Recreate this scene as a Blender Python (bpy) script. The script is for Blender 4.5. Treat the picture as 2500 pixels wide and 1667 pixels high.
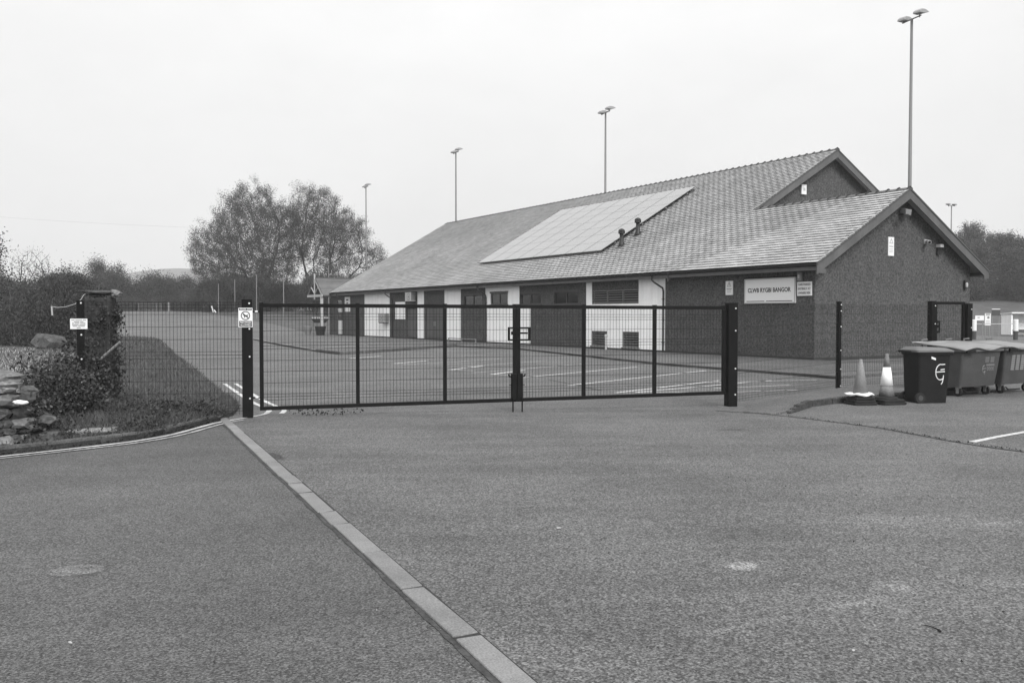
import bpy, bmesh, math, random
import numpy as np
from mathutils import Vector, Matrix

for o in list(bpy.data.objects): bpy.data.objects.remove(o)
scene = bpy.context.scene
R = math.radians

# ------------------------------------------------------------------ camera
FPX = 2227.0                      # focal length in pixels of a 2500 px wide frame
EYE = 1.70
PITCH = math.atan(63.5 / FPX)
cam_d = bpy.data.cameras.new('camera')
cam = bpy.data.objects.new('camera', cam_d)
scene.collection.objects.link(cam)
cam_d.sensor_width = 36.0
cam_d.lens = 36.0 * FPX / 2500.0
cam_d.clip_start = 0.1
cam_d.clip_end = 6000.0
cam.location = (0, 0, EYE)
cam.rotation_euler = (math.pi / 2 - PITCH, 0, 0)
scene.camera = cam

# ------------------------------------------------------------------ sky
SUN_AZ, SUN_EL = R(160), R(38)    # compass azimuth clockwise from +Y (view direction), elevation
world = bpy.data.worlds.new('World')
scene.world = world
world.use_nodes = True
wn = world.node_tree
for n in list(wn.nodes): wn.nodes.remove(n)
sky = wn.nodes.new('ShaderNodeTexSky')
sky.sky_type = 'NISHITA'
sky.sun_disc = False
sky.sun_elevation = SUN_EL
sky.sun_rotation = SUN_AZ
sky.air_density = 1.0
sky.dust_density = 6.0
sky.ozone_density = 1.0
bw = wn.nodes.new('ShaderNodeRGBToBW')
wn.links.new(sky.outputs[0], bw.inputs[0])
mixv = wn.nodes.new('ShaderNodeMix')       # cloud deck: evens the clear sky out
mixv.data_type = 'FLOAT'
mixv.inputs[0].default_value = 0.85
tcs = wn.nodes.new('ShaderNodeTexCoord')
sep = wn.nodes.new('ShaderNodeSeparateXYZ'); wn.links.new(tcs.outputs['Generated'], sep.inputs[0])
deck_l = wn.nodes.new('ShaderNodeMapRange')      # overcast dome: zenith about twice the horizon
deck_l.inputs[1].default_value = 0.0; deck_l.inputs[2].default_value = 1.0
deck_l.inputs[3].default_value = 6.3; deck_l.inputs[4].default_value = 12.0
wn.links.new(sep.outputs[2], deck_l.inputs[0])
cn = wn.nodes.new('ShaderNodeTexNoise'); cn.inputs['Scale'].default_value = 2.6; cn.inputs['Detail'].default_value = 6; cn.inputs['Roughness'].default_value = 0.62
cmap = wn.nodes.new('ShaderNodeMapping'); cmap.inputs['Scale'].default_value = (1, 1, 2.2)
wn.links.new(tcs.outputs['Generated'], cmap.inputs[0]); wn.links.new(cmap.outputs[0], cn.inputs['Vector'])
cr = wn.nodes.new('ShaderNodeMapRange'); cr.inputs[1].default_value = 0.3; cr.inputs[2].default_value = 0.7; cr.inputs[3].default_value = 0.95; cr.inputs[4].default_value = 1.05
wn.links.new(cn.outputs[0], cr.inputs[0])
cmul = wn.nodes.new('ShaderNodeMath'); cmul.operation = 'MULTIPLY'
wn.links.new(deck_l.outputs[0], cmul.inputs[0]); wn.links.new(cr.outputs[0], cmul.inputs[1]); wn.links.new(cmul.outputs[0], mixv.inputs[3])
wn.links.new(bw.outputs[0], mixv.inputs[2])
bg = wn.nodes.new('ShaderNodeBackground')
bg.inputs[1].default_value = 0.10
wn.links.new(mixv.outputs[0], bg.inputs[0])
wo = wn.nodes.new('ShaderNodeOutputWorld')
wn.links.new(bg.outputs[0], wo.inputs[0])

# ------------------------------------------------------------------ sun behind cloud
sd = bpy.data.lights.new('sun', 'SUN')
sd.energy = 2.2
sd.angle = R(28)
sd.color = (1, 1, 1)
sun = bpy.data.objects.new('sun', sd)
scene.collection.objects.link(sun)
sdir = Vector((math.sin(SUN_AZ) * math.cos(SUN_EL), math.cos(SUN_AZ) * math.cos(SUN_EL), math.sin(SUN_EL)))
sun.rotation_euler = sdir.to_track_quat('Z', 'Y').to_euler()
sun.location = (0, 0, 60)

vs = scene.view_settings
vs.view_transform = 'Standard'
vs.look = 'None'
vs.exposure = 0.45
vs.gamma = 1.0
vs.use_curve_mapping = False
scene.cycles.volume_bounces = 1
scene.cycles.transparent_max_bounces = 8

# ------------------------------------------------------------------ helpers
COL = scene.collection
RNG = np.random.default_rng(7)
rnd = random.Random(5)

def mat(name, g, rough=0.85, var=0.0, vscale=2.0, fine=0.0, fscale=60.0, bump=0.0, bscale=40.0,
        spec=0.3, inst=0.0, metal=0.0, coords='Position', ior=None, detail=4.0, streak=0.0):
    """grey Principled material; var = large patches, fine = speckle, inst = per piece variation"""
    m = bpy.data.materials.new(name)
    m.use_nodes = True
    nt = m.node_tree
    p = nt.nodes['Principled BSDF']
    p.inputs['Roughness'].default_value = rough
    p.inputs['Specular IOR Level'].default_value = spec
    p.inputs['Metallic'].default_value = metal
    if ior: p.inputs['IOR'].default_value = ior
    if coords == 'Position':
        src = nt.nodes.new('ShaderNodeNewGeometry').outputs['Position']
    else:
        src = nt.nodes.new('ShaderNodeTexCoord').outputs['Object']
    val = nt.nodes.new('ShaderNodeValue'); val.outputs[0].default_value = 1.0
    cur = val.outputs[0]
    def mul(a, amount, out, lo=0.3, hi=0.7):
        mr = nt.nodes.new('ShaderNodeMapRange')
        mr.inputs[1].default_value = lo; mr.inputs[2].default_value = hi
        mr.inputs[3].default_value = 1 - amount; mr.inputs[4].default_value = 1 + amount
        nt.links.new(out, mr.inputs[0])
        mm = nt.nodes.new('ShaderNodeMath'); mm.operation = 'MULTIPLY'
        nt.links.new(a, mm.inputs[0]); nt.links.new(mr.outputs[0], mm.inputs[1])
        return mm.outputs[0]
    if var:
        n = nt.nodes.new('ShaderNodeTexNoise'); n.inputs['Scale'].default_value = vscale
        n.inputs['Detail'].default_value = detail; n.inputs['Roughness'].default_value = 0.6
        nt.links.new(src, n.inputs['Vector']); cur = mul(cur, var, n.outputs[0])
    if fine:
        n = nt.nodes.new('ShaderNodeTexNoise'); n.inputs['Scale'].default_value = fscale
        n.inputs['Detail'].default_value = 2.0
        nt.links.new(src, n.inputs['Vector']); cur = mul(cur, fine, n.outputs[0])
    if streak:                      # rain streaks running down the wall
        mp = nt.nodes.new('ShaderNodeMapping'); mp.inputs['Scale'].default_value = (1, 1, 0.07)
        nt.links.new(src, mp.inputs[0])
        n = nt.nodes.new('ShaderNodeTexNoise'); n.inputs['Scale'].default_value = 3.2; n.inputs['Detail'].default_value = 5; n.inputs['Roughness'].default_value = 0.7
        nt.links.new(mp.outputs[0], n.inputs['Vector']); cur = mul(cur, streak, n.outputs[0])
    if inst:
        oi = nt.nodes.new('ShaderNodeObjectInfo'); ge = nt.nodes.new('ShaderNodeNewGeometry')
        ad = nt.nodes.new('ShaderNodeMath'); ad.operation = 'ADD'
        nt.links.new(oi.outputs['Random'], ad.inputs[0]); nt.links.new(ge.outputs['Random Per Island'], ad.inputs[1])
        fr = nt.nodes.new('ShaderNodeMath'); fr.operation = 'FRACT'
        nt.links.new(ad.outputs[0], fr.inputs[0])
        cur = mul(cur, inst, fr.outputs[0], 0, 1)
    sc = nt.nodes.new('ShaderNodeMath'); sc.operation = 'MULTIPLY'; sc.inputs[1].default_value = g
    sc.use_clamp = True
    nt.links.new(cur, sc.inputs[0])
    nt.links.new(sc.outputs[0], p.inputs['Base Color'])
    if bump:
        n = nt.nodes.new('ShaderNodeTexNoise'); n.inputs['Scale'].default_value = bscale
        n.inputs['Detail'].default_value = 3.0
        nt.links.new(src, n.inputs['Vector'])
        b = nt.nodes.new('ShaderNodeBump'); b.inputs['Strength'].default_value = bump
        b.inputs['Distance'].default_value = 0.02
        nt.links.new(n.outputs[0], b.inputs['Height']); nt.links.new(b.outputs[0], p.inputs['Normal'])
    return m

def asphalt(name, g, seed, streak=0.14, spots=()):
    m = mat(name, g, 0.8, var=0.24, vscale=0.42, fine=0.65, fscale=80.0, bump=0.6, bscale=110.0, spec=0.38, detail=8)
    nt = m.node_tree
    p = nt.nodes['Principled BSDF']
    link = p.inputs['Base Color'].links[0]; src = link.from_socket
    pos = nt.nodes.new('ShaderNodeNewGeometry').outputs['Position']
    mp = nt.nodes.new('ShaderNodeMapping'); mp.inputs['Rotation'].default_value = (0, 0, R(-22)); mp.inputs['Scale'].default_value = (0.22, 1.1, 1)
    mp.inputs['Location'].default_value = (seed, seed * 2.3, 0)
    nt.links.new(pos, mp.inputs[0])
    n = nt.nodes.new('ShaderNodeTexNoise'); n.inputs['Scale'].default_value = 1.3; n.inputs['Detail'].default_value = 5; n.inputs['Roughness'].default_value = 0.65
    nt.links.new(mp.outputs[0], n.inputs['Vector'])
    mr = nt.nodes.new('ShaderNodeMapRange'); mr.inputs[1].default_value = 0.38; mr.inputs[2].default_value = 0.72; mr.inputs[3].default_value = 1 - streak; mr.inputs[4].default_value = 1 + streak * 1.5
    nt.links.new(n.outputs[0], mr.inputs[0])
    # stones: pale and dark chips
    v = nt.nodes.new('ShaderNodeTexVoronoi'); v.inputs['Scale'].default_value = 74.0
    nt.links.new(pos, v.inputs['Vector'])
    bwc = nt.nodes.new('ShaderNodeRGBToBW'); nt.links.new(v.outputs['Color'], bwc.inputs[0])
    m2 = nt.nodes.new('ShaderNodeMapRange'); m2.inputs[1].default_value = 0.2; m2.inputs[2].default_value = 0.8; m2.inputs[3].default_value = 0.54; m2.inputs[4].default_value = 1.55
    nt.links.new(bwc.outputs[0], m2.inputs[0])
    # rolled gravel mottling 10-20 cm
    n3 = nt.nodes.new('ShaderNodeTexNoise'); n3.inputs['Scale'].default_value = 9.0; n3.inputs['Detail'].default_value = 4
    nt.links.new(pos, n3.inputs['Vector'])
    m3 = nt.nodes.new('ShaderNodeMapRange'); m3.inputs[1].default_value = 0.3; m3.inputs[2].default_value = 0.7; m3.inputs[3].default_value = 0.93; m3.inputs[4].default_value = 1.07
    nt.links.new(n3.outputs[0], m3.inputs[0])
    cur = src
    spot_out = []
    for (sx, sy, rx, ry, rot, gain, soft) in spots:      # worn or spilt patches with a ragged edge
        mq = nt.nodes.new('ShaderNodeMapping'); mq.vector_type = 'TEXTURE'
        mq.inputs['Location'].default_value = (sx, sy, 0); mq.inputs['Rotation'].default_value = (0, 0, R(rot)); mq.inputs['Scale'].default_value = (rx, ry, 1)
        nt.links.new(pos, mq.inputs[0])
        ln = nt.nodes.new('ShaderNodeVectorMath'); ln.operation = 'LENGTH'; nt.links.new(mq.outputs[0], ln.inputs[0])
        nz = nt.nodes.new('ShaderNodeTexNoise'); nz.inputs['Scale'].default_value = 22.0; nz.inputs['Detail'].default_value = 6; nt.links.new(pos, nz.inputs['Vector'])
        sb = nt.nodes.new('ShaderNodeMath'); sb.operation = 'MULTIPLY_ADD'; sb.inputs[1].default_value = 0.55
        nt.links.new(nz.outputs[0], sb.inputs[0]); nt.links.new(ln.outputs['Value'], sb.inputs[2])
        mz = nt.nodes.new('ShaderNodeMapRange'); mz.interpolation_type = 'SMOOTHSTEP'
        mz.inputs[1].default_value = 1.27; mz.inputs[2].default_value = 1.27 - soft; mz.inputs[3].default_value = 1.0; mz.inputs[4].default_value = gain
        nt.links.new(sb.outputs[0], mz.inputs[0]); spot_out.append(mz.outputs[0])
    for o in [mr.outputs[0], m2.outputs[0], m3.outputs[0]] + spot_out:
        mm = nt.nodes.new('ShaderNodeMath'); mm.operation = 'MULTIPLY'
        nt.links.new(cur, mm.inputs[0]); nt.links.new(o, mm.inputs[1]); cur = mm.outputs[0]
    nt.links.new(cur, p.inputs['Base Color'])
    return m

M = dict(
    ground=mat('field_grass', 0.075, 0.95, var=0.3, vscale=0.4, fine=0.4, fscale=9),
    road=asphalt('road_asphalt', 0.086, 3.1, 0.09, [(-2.90,6.06,0.24,0.20,10,0.62,0.30),(-2.91,6.06,0.20,0.16,10,2.35,0.25),(-2.86,6.10,0.07,0.05,10,0.7,0.5),(-2.98,6.03,0.05,0.03,10,1.3,0.5),(-1.05,4.75,0.08,0.04,0,1.35,0.8),(-0.75,4.5,0.06,0.03,20,1.4,0.8)]),
    yard=asphalt('yard_asphalt', 0.107, 7.7, 0.13, [
        (1.56,6.13,0.13,0.125,-4,2.0,0.35),(1.75,6.22,0.30,0.12,25,1.15,0.8),(0.80,6.0,0.10,0.05,0,1.25,0.8),(1.80,5.71,0.05,0.045,0,1.35,0.6),(1.95,7.2,1.1,0.5,18,0.86,0.9),(3.1,4.6,0.9,0.4,20,0.84,0.9),(0.6,4.9,0.7,0.35,15,0.86,0.9),(1.2,10.0,1.6,0.5,12,0.88,0.9),
        (2.38,5.66,0.2,0.2,15,1.45,0.9),(1.28,4.95,0.42,0.04,28,1.4,0.9),(2.0,5.32,0.40,0.08,22,1.38,0.9),(4.0,7.4,0.4,0.1,15,1.3,0.9),(3.2,5.7,0.3,0.12,25,1.2,0.9),
        (1.0,8.3,1.6,0.10,14,1.16,0.9),(0.6,10.6,2.2,0.12,10,1.14,0.9),(3.9,9.4,1.2,0.1,20,1.18,0.9),
        (-2.85,10.95,0.10,0.42,28,0.42,0.5),(-2.45,10.1,0.25,0.35,25,1.2,0.9),(-1.0,8.9,0.5,0.25,10,1.14,0.9),(3.3,13.5,0.32,0.12,5,0.55,0.6),(0.4,14.9,2.4,0.14,11,0.86,0.9),(-0.6,12.2,1.5,0.4,8,1.1,0.9)]),
    path=asphalt('path_asphalt', 0.098, 1.3, 0.10),
    grass=mat('verge_soil_grass', 0.048, 0.95, var=0.35, vscale=1.2, fine=0.4, fscale=25, bump=0.8, bscale=14),
    blade=mat('grass_blade', 0.086, 0.8, inst=0.45, var=0.25, vscale=1.0),
    weed=mat('weed_leaf', 0.040, 0.8, inst=0.6),
    track=mat('pale_track', 0.30, 0.95, var=0.25, vscale=1.5, fine=0.3, fscale=18, bump=0.6, bscale=12),
    kerb=mat('kerb_concrete', 0.195, 0.9, var=0.16, vscale=2.5, fine=0.22, fscale=90, inst=0.10, bump=0.2, bscale=90),
    kerbdark=mat('old_kerb_concrete', 0.095, 0.95, var=0.35, vscale=4, fine=0.3, fscale=40, inst=0.2, bump=0.5, bscale=30),
    kerbmid=mat('path_kerb_concrete', 0.12, 0.95, var=0.25, vscale=3, fine=0.25, fscale=40),
    tar=mat('dark_seam', 0.035, 0.95, var=0.3, vscale=3, fine=0.3, fscale=30, bump=0.4, bscale=30),
    seam=mat('open_joint', 0.05, 0.95, var=0.4, vscale=3, fine=0.4, fscale=25),
    paint=mat('road_paint', 0.52, 0.85, var=0.16, vscale=2.5, fine=0.3, fscale=45),
    paintworn=mat('worn_road_paint', 0.36, 0.9, var=0.3, vscale=2.0, fine=0.5, fscale=22),
    stainpale=mat('pale_stain', 0.30, 0.95, var=0.15, vscale=6, fine=0.3, fscale=70),
    stainmid=mat('worn_stain', 0.185, 0.95, var=0.2, vscale=6, fine=0.4, fscale=70),
    render=mat('dark_render', 0.070, 0.92, streak=0.10, var=0.10, vscale=1.2, fine=0.50, fscale=14, bump=0.7, bscale=24, detail=6),
    white=mat('white_render', 0.90, 0.9, streak=0.07, var=0.05, vscale=0.8, fine=0.06, fscale=30, bump=0.25, bscale=40, detail=6),
    plinth=mat('plinth_brick', 0.035, 0.9, var=0.2, vscale=3),
    fascia=mat('fascia_paint', 0.105, 0.6, streak=0.12, var=0.12, vscale=1.5),
    barge=mat('barge_paint', 0.095, 0.6, streak=0.12, var=0.15, vscale=1.5),
    soffit=mat('soffit_board', 0.07, 0.8),
    gutter=mat('gutter_plastic', 0.02, 0.45),
    slate=mat('roof_slate', 0.40, 0.5, var=0.18, vscale=0.3, inst=0.16, fine=0.15, fscale=30, spec=0.5, bump=0.15, bscale=30, detail=6),
    deck=mat('roof_deck', 0.03, 0.9),
    ridge=mat('ridge_clay', 0.11, 0.75, inst=0.18, var=0.15, vscale=2),
    lead=mat('lead_verge', 0.34, 0.6),
    solar=mat('solar_glass', 0.27, 0.25, spec=0.75, inst=0.02, var=0.03, vscale=0.4),
    solarframe=mat('solar_frame', 0.05, 0.5),
    solarjoint=mat('solar_joint', 0.16, 0.5),
    black=mat('black_steel', 0.006, 0.6, spec=0.12, var=0.25, vscale=6),
    wire=mat('black_mesh_wire', 0.008, 0.6),
    galv=mat('galvanised_steel', 0.34, 0.4, metal=0.6),
    bolt=mat('bright_bolt', 0.72, 0.35, metal=0.3),
    column=mat('lamp_column', 0.16, 0.55, metal=0.2),
    head=mat('lamp_housing', 0.30, 0.5, metal=0.2),
    lens=mat('lamp_glass', 0.55, 0.2),
    sign=mat('sign_white', 0.72, 0.5),
    ink=mat('sign_ink', 0.03, 0.6),
    inkmid=mat('sign_ink_faded', 0.20, 0.6),
    frame=mat('window_frame', 0.055, 0.5),
    glass=mat('window_glass', 0.012, 0.12, spec=0.5),
    door=mat('door_paint', 0.085, 0.55, var=0.1, vscale=2),
    doorwhite=mat('white_door', 0.68, 0.5),
    louvre=mat('louvre_metal', 0.17, 0.5),
    void=mat('dark_void', 0.008, 0.9),
    pale=mat('pale_plastic', 0.42, 0.6),
    mid=mat('mid_plastic', 0.2, 0.6),
    binblack=mat('bin_black', 0.012, 0.6, spec=0.15, var=0.2, vscale=5, fine=0.15, fscale=30),
    bingrey=mat('bin_grey', 0.058, 0.55, var=0.15, vscale=3, fine=0.1, fscale=30),
    lidpale=mat('bin_lid_pale', 0.21, 0.5, var=0.12, vscale=3),
    lidgrey=mat('bin_lid_grey', 0.13, 0.5, var=0.15, vscale=3),
    rubber=mat('rubber', 0.018, 0.8, var=0.3, vscale=8),
    conepale=mat('cone_faded', 0.22, 0.75, var=0.12, vscale=5, fine=0.1, fscale=40),
    conemid=mat('cone_orange_grey', 0.155, 0.7, var=0.2, vscale=7, fine=0.15, fscale=30),
    conewhite=mat('cone_sleeve_white', 0.86, 0.5, var=0.05, vscale=9),
    bag=mat('white_bag', 0.65, 0.6),
    stone=mat('wall_stone', 0.07, 0.95, var=0.5, vscale=5, fine=0.4, fscale=25, inst=0.4, bump=0.8, bscale=10),
    stonepale=mat('pale_stone', 0.16, 0.95, var=0.35, vscale=5, fine=0.3, fscale=25, inst=0.2, bump=0.6, bscale=12),
    stonewhite=mat('white_stone', 0.75, 0.9),
    bark=mat('bark', 0.035, 0.95, var=0.3, vscale=4, bump=0.6, bscale=15),
    leaf=mat('tree_leaf', 0.062, 0.8, inst=0.5, var=0.3, vscale=0.35),
    leafhedge=mat('hedge_leaf', 0.042, 0.8, inst=0.8, var=0.4, vscale=0.5),
    leafdark=mat('ivy_leaf', 0.040, 0.7, inst=0.6),
    leafmid=mat('shrub_leaf', 0.052, 0.8, inst=0.6, var=0.3, vscale=0.3),
    leafwood=mat('wood_leaf', 0.066, 0.85, inst=0.5, var=0.35, vscale=0.12),
    bramble=mat('bramble_leaf', 0.046, 0.7, inst=0.75, var=0.2, vscale=3),
    timber=mat('pale_timber', 0.40, 0.7),
    rope=mat('pale_rope', 0.38, 0.8),
    hill=mat('hill', 0.07, 0.95, var=0.2, vscale=0.01),
    twig=mat('twig', 0.015, 0.8),
)

class MB:
    """collects shapes, builds ONE mesh object"""
    def __init__(self): self.v = []; self.f = []
    def add(self, vs, fs):
        b = len(self.v); self.v += [tuple(p) for p in vs]; self.f += [tuple(i + b for i in q) for q in fs]; return self
    def box(self, x0, x1, y0, y1, z0, z1):
        vs = [(x0,y0,z0),(x1,y0,z0),(x1,y1,z0),(x0,y1,z0),(x0,y0,z1),(x1,y0,z1),(x1,y1,z1),(x0,y1,z1)]
        return self.add(vs, [(0,3,2,1),(4,5,6,7),(0,1,5,4),(1,2,6,5),(2,3,7,6),(3,0,4,7)])
    def hexa(self, bot, top):
        n = len(bot)
        return self.add(list(bot) + list(top), [tuple(range(n))[::-1], tuple(range(n, 2*n))] +
                        [(i, (i+1) % n, n + (i+1) % n, n + i) for i in range(n)])
    def prism(self, poly, z0, z1):
        return self.hexa([(x, y, z0) for x, y in poly], [(x, y, z1) for x, y in poly])
    def extr(self, poly, vec):
        v = Vector(vec); return self.hexa([Vector(p) for p in poly], [Vector(p) + v for p in poly])
    def tube(self, pts, r, n=8, cap=True):
        pts = [Vector(p) for p in pts]
        rs = [float(q) for q in r] if hasattr(r, '__len__') else [float(r)] * len(pts)
        rings = []; prev = None
        for i, p in enumerate(pts):
            d = (pts[min(i+1, len(pts)-1)] - pts[max(i-1, 0)]).normalized()
            a = prev if prev is not None else (Vector((0,0,1)) if abs(d.z) < 0.9 else Vector((1,0,0)))
            x = d.cross(a)
            if x.length < 1e-4: x = d.cross(Vector((0.3, 1, 0.2)))
            x.normalize(); y = x.cross(d).normalized(); prev = y
            rings.append([p + rs[i] * (math.cos(2*math.pi*k/n) * x + math.sin(2*math.pi*k/n) * y) for k in range(n)])
        b = len(self.v)
        for g in rings: self.v += [tuple(q) for q in g]
        for i in range(len(rings) - 1):
            for k in range(n):
                self.f.append((b+i*n+k, b+i*n+(k+1) % n, b+(i+1)*n+(k+1) % n, b+(i+1)*n+k))
        if cap:
            self.f.append(tuple(b+k for k in range(n))[::-1]); e = b+(len(rings)-1)*n
            self.f.append(tuple(e+k for k in range(n)))
        return self
    def lathe(self, prof, n=16, c=(0,0)):
        b = len(self.v)
        for r, z in prof:
            for k in range(n):
                a = 2*math.pi*k/n; self.v.append((c[0]+r*math.cos(a), c[1]+r*math.sin(a), z))
        for i in range(len(prof)-1):
            for k in range(n):
                self.f.append((b+i*n+k, b+i*n+(k+1) % n, b+(i+1)*n+(k+1) % n, b+(i+1)*n+k))
        self.f.append(tuple(b+k for k in range(n))[::-1]); e = b+(len(prof)-1)*n
        self.f.append(tuple(e+k for k in range(n)))
        return self
    def mesh(self, name, smooth=False):
        me = bpy.data.meshes.new(name)
        me.from_pydata(self.v, [], self.f); me.update()
        bm = bmesh.new(); bm.from_mesh(me); bmesh.ops.recalc_face_normals(bm, faces=bm.faces); bm.to_mesh(me); bm.free()
        if smooth:
            me.shade_smooth()
        return me
    def build(self, name, m, parent=None, smooth=False, bevel=0.0):
        return obj(name, self.mesh(name, smooth), m, parent, bevel)

def obj(name, me, m, parent=None, bevel=0.0):
    if m is not None and not me.materials: me.materials.append(m)
    o = bpy.data.objects.new(name, me); COL.objects.link(o)
    if parent is not None: o.parent = parent
    if bevel:
        b = o.modifiers.new('bevel', 'BEVEL'); b.width = bevel; b.segments = 2; b.limit_method = 'ANGLE'; b.angle_limit = R(40)
    return o

def tag(o, label, cat, group=None):
    o['label'] = label; o['category'] = cat
    if group: o['group'] = group
    return o
def thing(name, label, cat, loc=(0,0,0), rz=0.0, group=None):
    o = bpy.data.objects.new(name, None); COL.objects.link(o)
    o.empty_display_size = 0.2
    o.location = loc; o.rotation_euler = (0, 0, rz)
    return tag(o, label, cat, group)
def struct(o): o['kind'] = 'structure'; return o
def stuff(o): o['kind'] = 'stuff'; return o
def copy_tree(o, parent=None):
    c = o.copy(); COL.objects.link(c); c.parent = parent
    for ch in list(o.children): copy_tree(ch, c)
    return c

def fast_quads(name, V, F, m, parent=None):
    """V (n,3) array, F (k,4) array"""
    me = bpy.data.meshes.new(name)
    V = np.asarray(V, dtype=np.float32); F = np.asarray(F, dtype=np.int32)
    k = F.shape[1]
    me.vertices.add(len(V)); me.vertices.foreach_set('co', V.ravel())
    me.loops.add(F.size); me.loops.foreach_set('vertex_index', F.ravel())
    me.polygons.add(len(F)); me.polygons.foreach_set('loop_start', np.arange(0, F.size, k, dtype=np.int32))
    me.polygons.foreach_set('loop_total', np.full(len(F), k, dtype=np.int32))
    me.update(); me.validate()
    return obj(name, me, m, parent)

def text_mesh(s, size, width=None, ext=0.004, bold=0.0):
    c = bpy.data.curves.new('t', 'FONT'); c.body = s; c.size = size; c.align_x = 'CENTER'; c.align_y = 'CENTER'
    c.extrude = ext; c.offset = bold; c.resolution_u = 3
    o = bpy.data.objects.new('t', c); COL.objects.link(o)
    bpy.context.view_layer.update()
    dg = bpy.context.evaluated_depsgraph_get()
    me = bpy.data.meshes.new_from_object(o.evaluated_get(dg))
    bpy.data.objects.remove(o)
    if width:
        xs = [v.co.x for v in me.vertices]; w = max(xs) - min(xs)
        if w > 0:
            for v in me.vertices: v.co.x *= width / w
    return me
def stand_text(me):
    """text plane XY -> local: x right along -Y(s decreasing), up Z, facing -X"""
    for v in me.vertices:
        x, y, z = v.co; v.co = Vector((-z, -x, y))
    return me

# ------------------------------------------------------------------ terrain
def zg(x, y):
    def pw(y, pts):
        if y <= pts[0][0]: return pts[0][1]
        for (a, za), (b, zb) in zip(pts, pts[1:]):
            if y <= b: return za + (zb - za) * (y - a) / (b - a)
        return pts[-1][1]
    left = pw(y, [(86,0),(100,0.69),(130,2.17),(142,2.5),(3000,2.5)])
    right = pw(y, [(104,0),(125,1.6),(150,4.6),(200,12),(260,14),(3000,14)])
    k = min(1, max(0, (x + 10) / 30.0))
    return left * (1 - k) + right * k
YB = [-60, -8, 86, 100, 104, 125, 130, 142, 150, 200, 260, 1900]
XB = [-1800, -300, -10, 20, 300, 1800]
gv = [(x, y, zg(x, y) - 0.03) for y in YB for x in XB]
nx = len(XB)
gf = [(j*nx+i, j*nx+i+1, (j+1)*nx+i+1, (j+1)*nx+i) for j in range(len(YB)-1) for i in range(nx-1)]
struct(MB().add(gv, gf).build('ground', M['ground']))

def sheet(name, poly, off, m, thick=0.0, parent=None):
    bm = bmesh.new()
    fvs = [bm.verts.new((x, y, 0)) for x, y in poly]
    bm.faces.new(fvs)
    for yb in YB[1:-1]:
        g = bm.verts[:] + bm.edges[:] + bm.faces[:]
        bmesh.ops.bisect_plane(bm, geom=g, plane_co=(0, yb, 0), plane_no=(0, 1, 0))
    bmesh.ops.triangulate(bm, faces=bm.faces[:])
    bmesh.ops.recalc_face_normals(bm, faces=bm.faces[:])
    for f in bm.faces:
        if f.normal.z < 0: f.normal_flip()
    for v in bm.verts: v.co.z = zg(v.co.x, v.co.y) + off
    if thick:
        ext = bmesh.ops.extrude_face_region(bm, geom=bm.faces[:])
        for e in ext['geom']:
            if isinstance(e, bmesh.types.BMVert): e.co.z -= thick
        bmesh.ops.recalc_face_normals(bm, faces=bm.faces[:])
    me = bpy.data.meshes.new(name); bm.to_mesh(me); bm.free()
    return obj(name, me, m, parent)

# flush kerb line through the tarmac: start by the grass, end past the camera
KA, KB = Vector((-4.60, 14.60)), Vector((0.02, 4.18))
kd = (KB - KA).normalized(); kn = Vector((-kd.y, kd.x))     # kn points to the yard side (right/away)
def kp(a, b): p = KA + kd * a + kn * b; return (p.x, p.y)
if kn.x < 0: kn = -kn
KW = 0.072
struct(sheet('road', [kp(-0.6, -KW), kp(16, -KW), (-2, -7), (-40, -7), (-40, 14), (-6, 14.0)], 0.0, M['road']))
struct(sheet('yard', [kp(-0.6, KW), kp(16, KW), (4, -7), (40, -7), (40, 90), (-14, 90), (-17, 82.4), (-19, 86), (-26, 100), (-35, 115), (-44, 130), (-46, 133), (-64, 133), (-64, 70), (-30, 30), (-6.2, 15.0)], 0.006, M['yard']))
# ------------------------------------------------------------------ flush kerb stones
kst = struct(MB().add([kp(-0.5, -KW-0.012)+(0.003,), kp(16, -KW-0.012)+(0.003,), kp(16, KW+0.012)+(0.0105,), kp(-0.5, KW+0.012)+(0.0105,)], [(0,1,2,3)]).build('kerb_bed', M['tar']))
a = -0.45
cuts = [-0.45, 0.70, 1.64, 2.65, 3.60, 4.55, 5.48, 5.93, 6.46, 7.40, 7.91, 8.87, 9.81, 10.74, 11.68, 12.62, 13.56, 14.5]
for i, (c0, c1) in enumerate(zip(cuts, cuts[1:])):
    g = 0.030 if i in (6, 7, 8, 12, 13) else 0.016
    ja, jb = rnd.uniform(-0.007, 0.007), rnd.uniform(-0.007, 0.007)
    b = MB().prism([kp(c0+g, -KW+ja), kp(c1-g*0.3, -KW+jb), kp(c1-g*0.3, KW+jb), kp(c0+g, KW+ja)], -0.1, 0.014 + rnd.uniform(-0.003, 0.004))
    b.build('kerb_stone', M['kerb'], kst, bevel=0.008)

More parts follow.
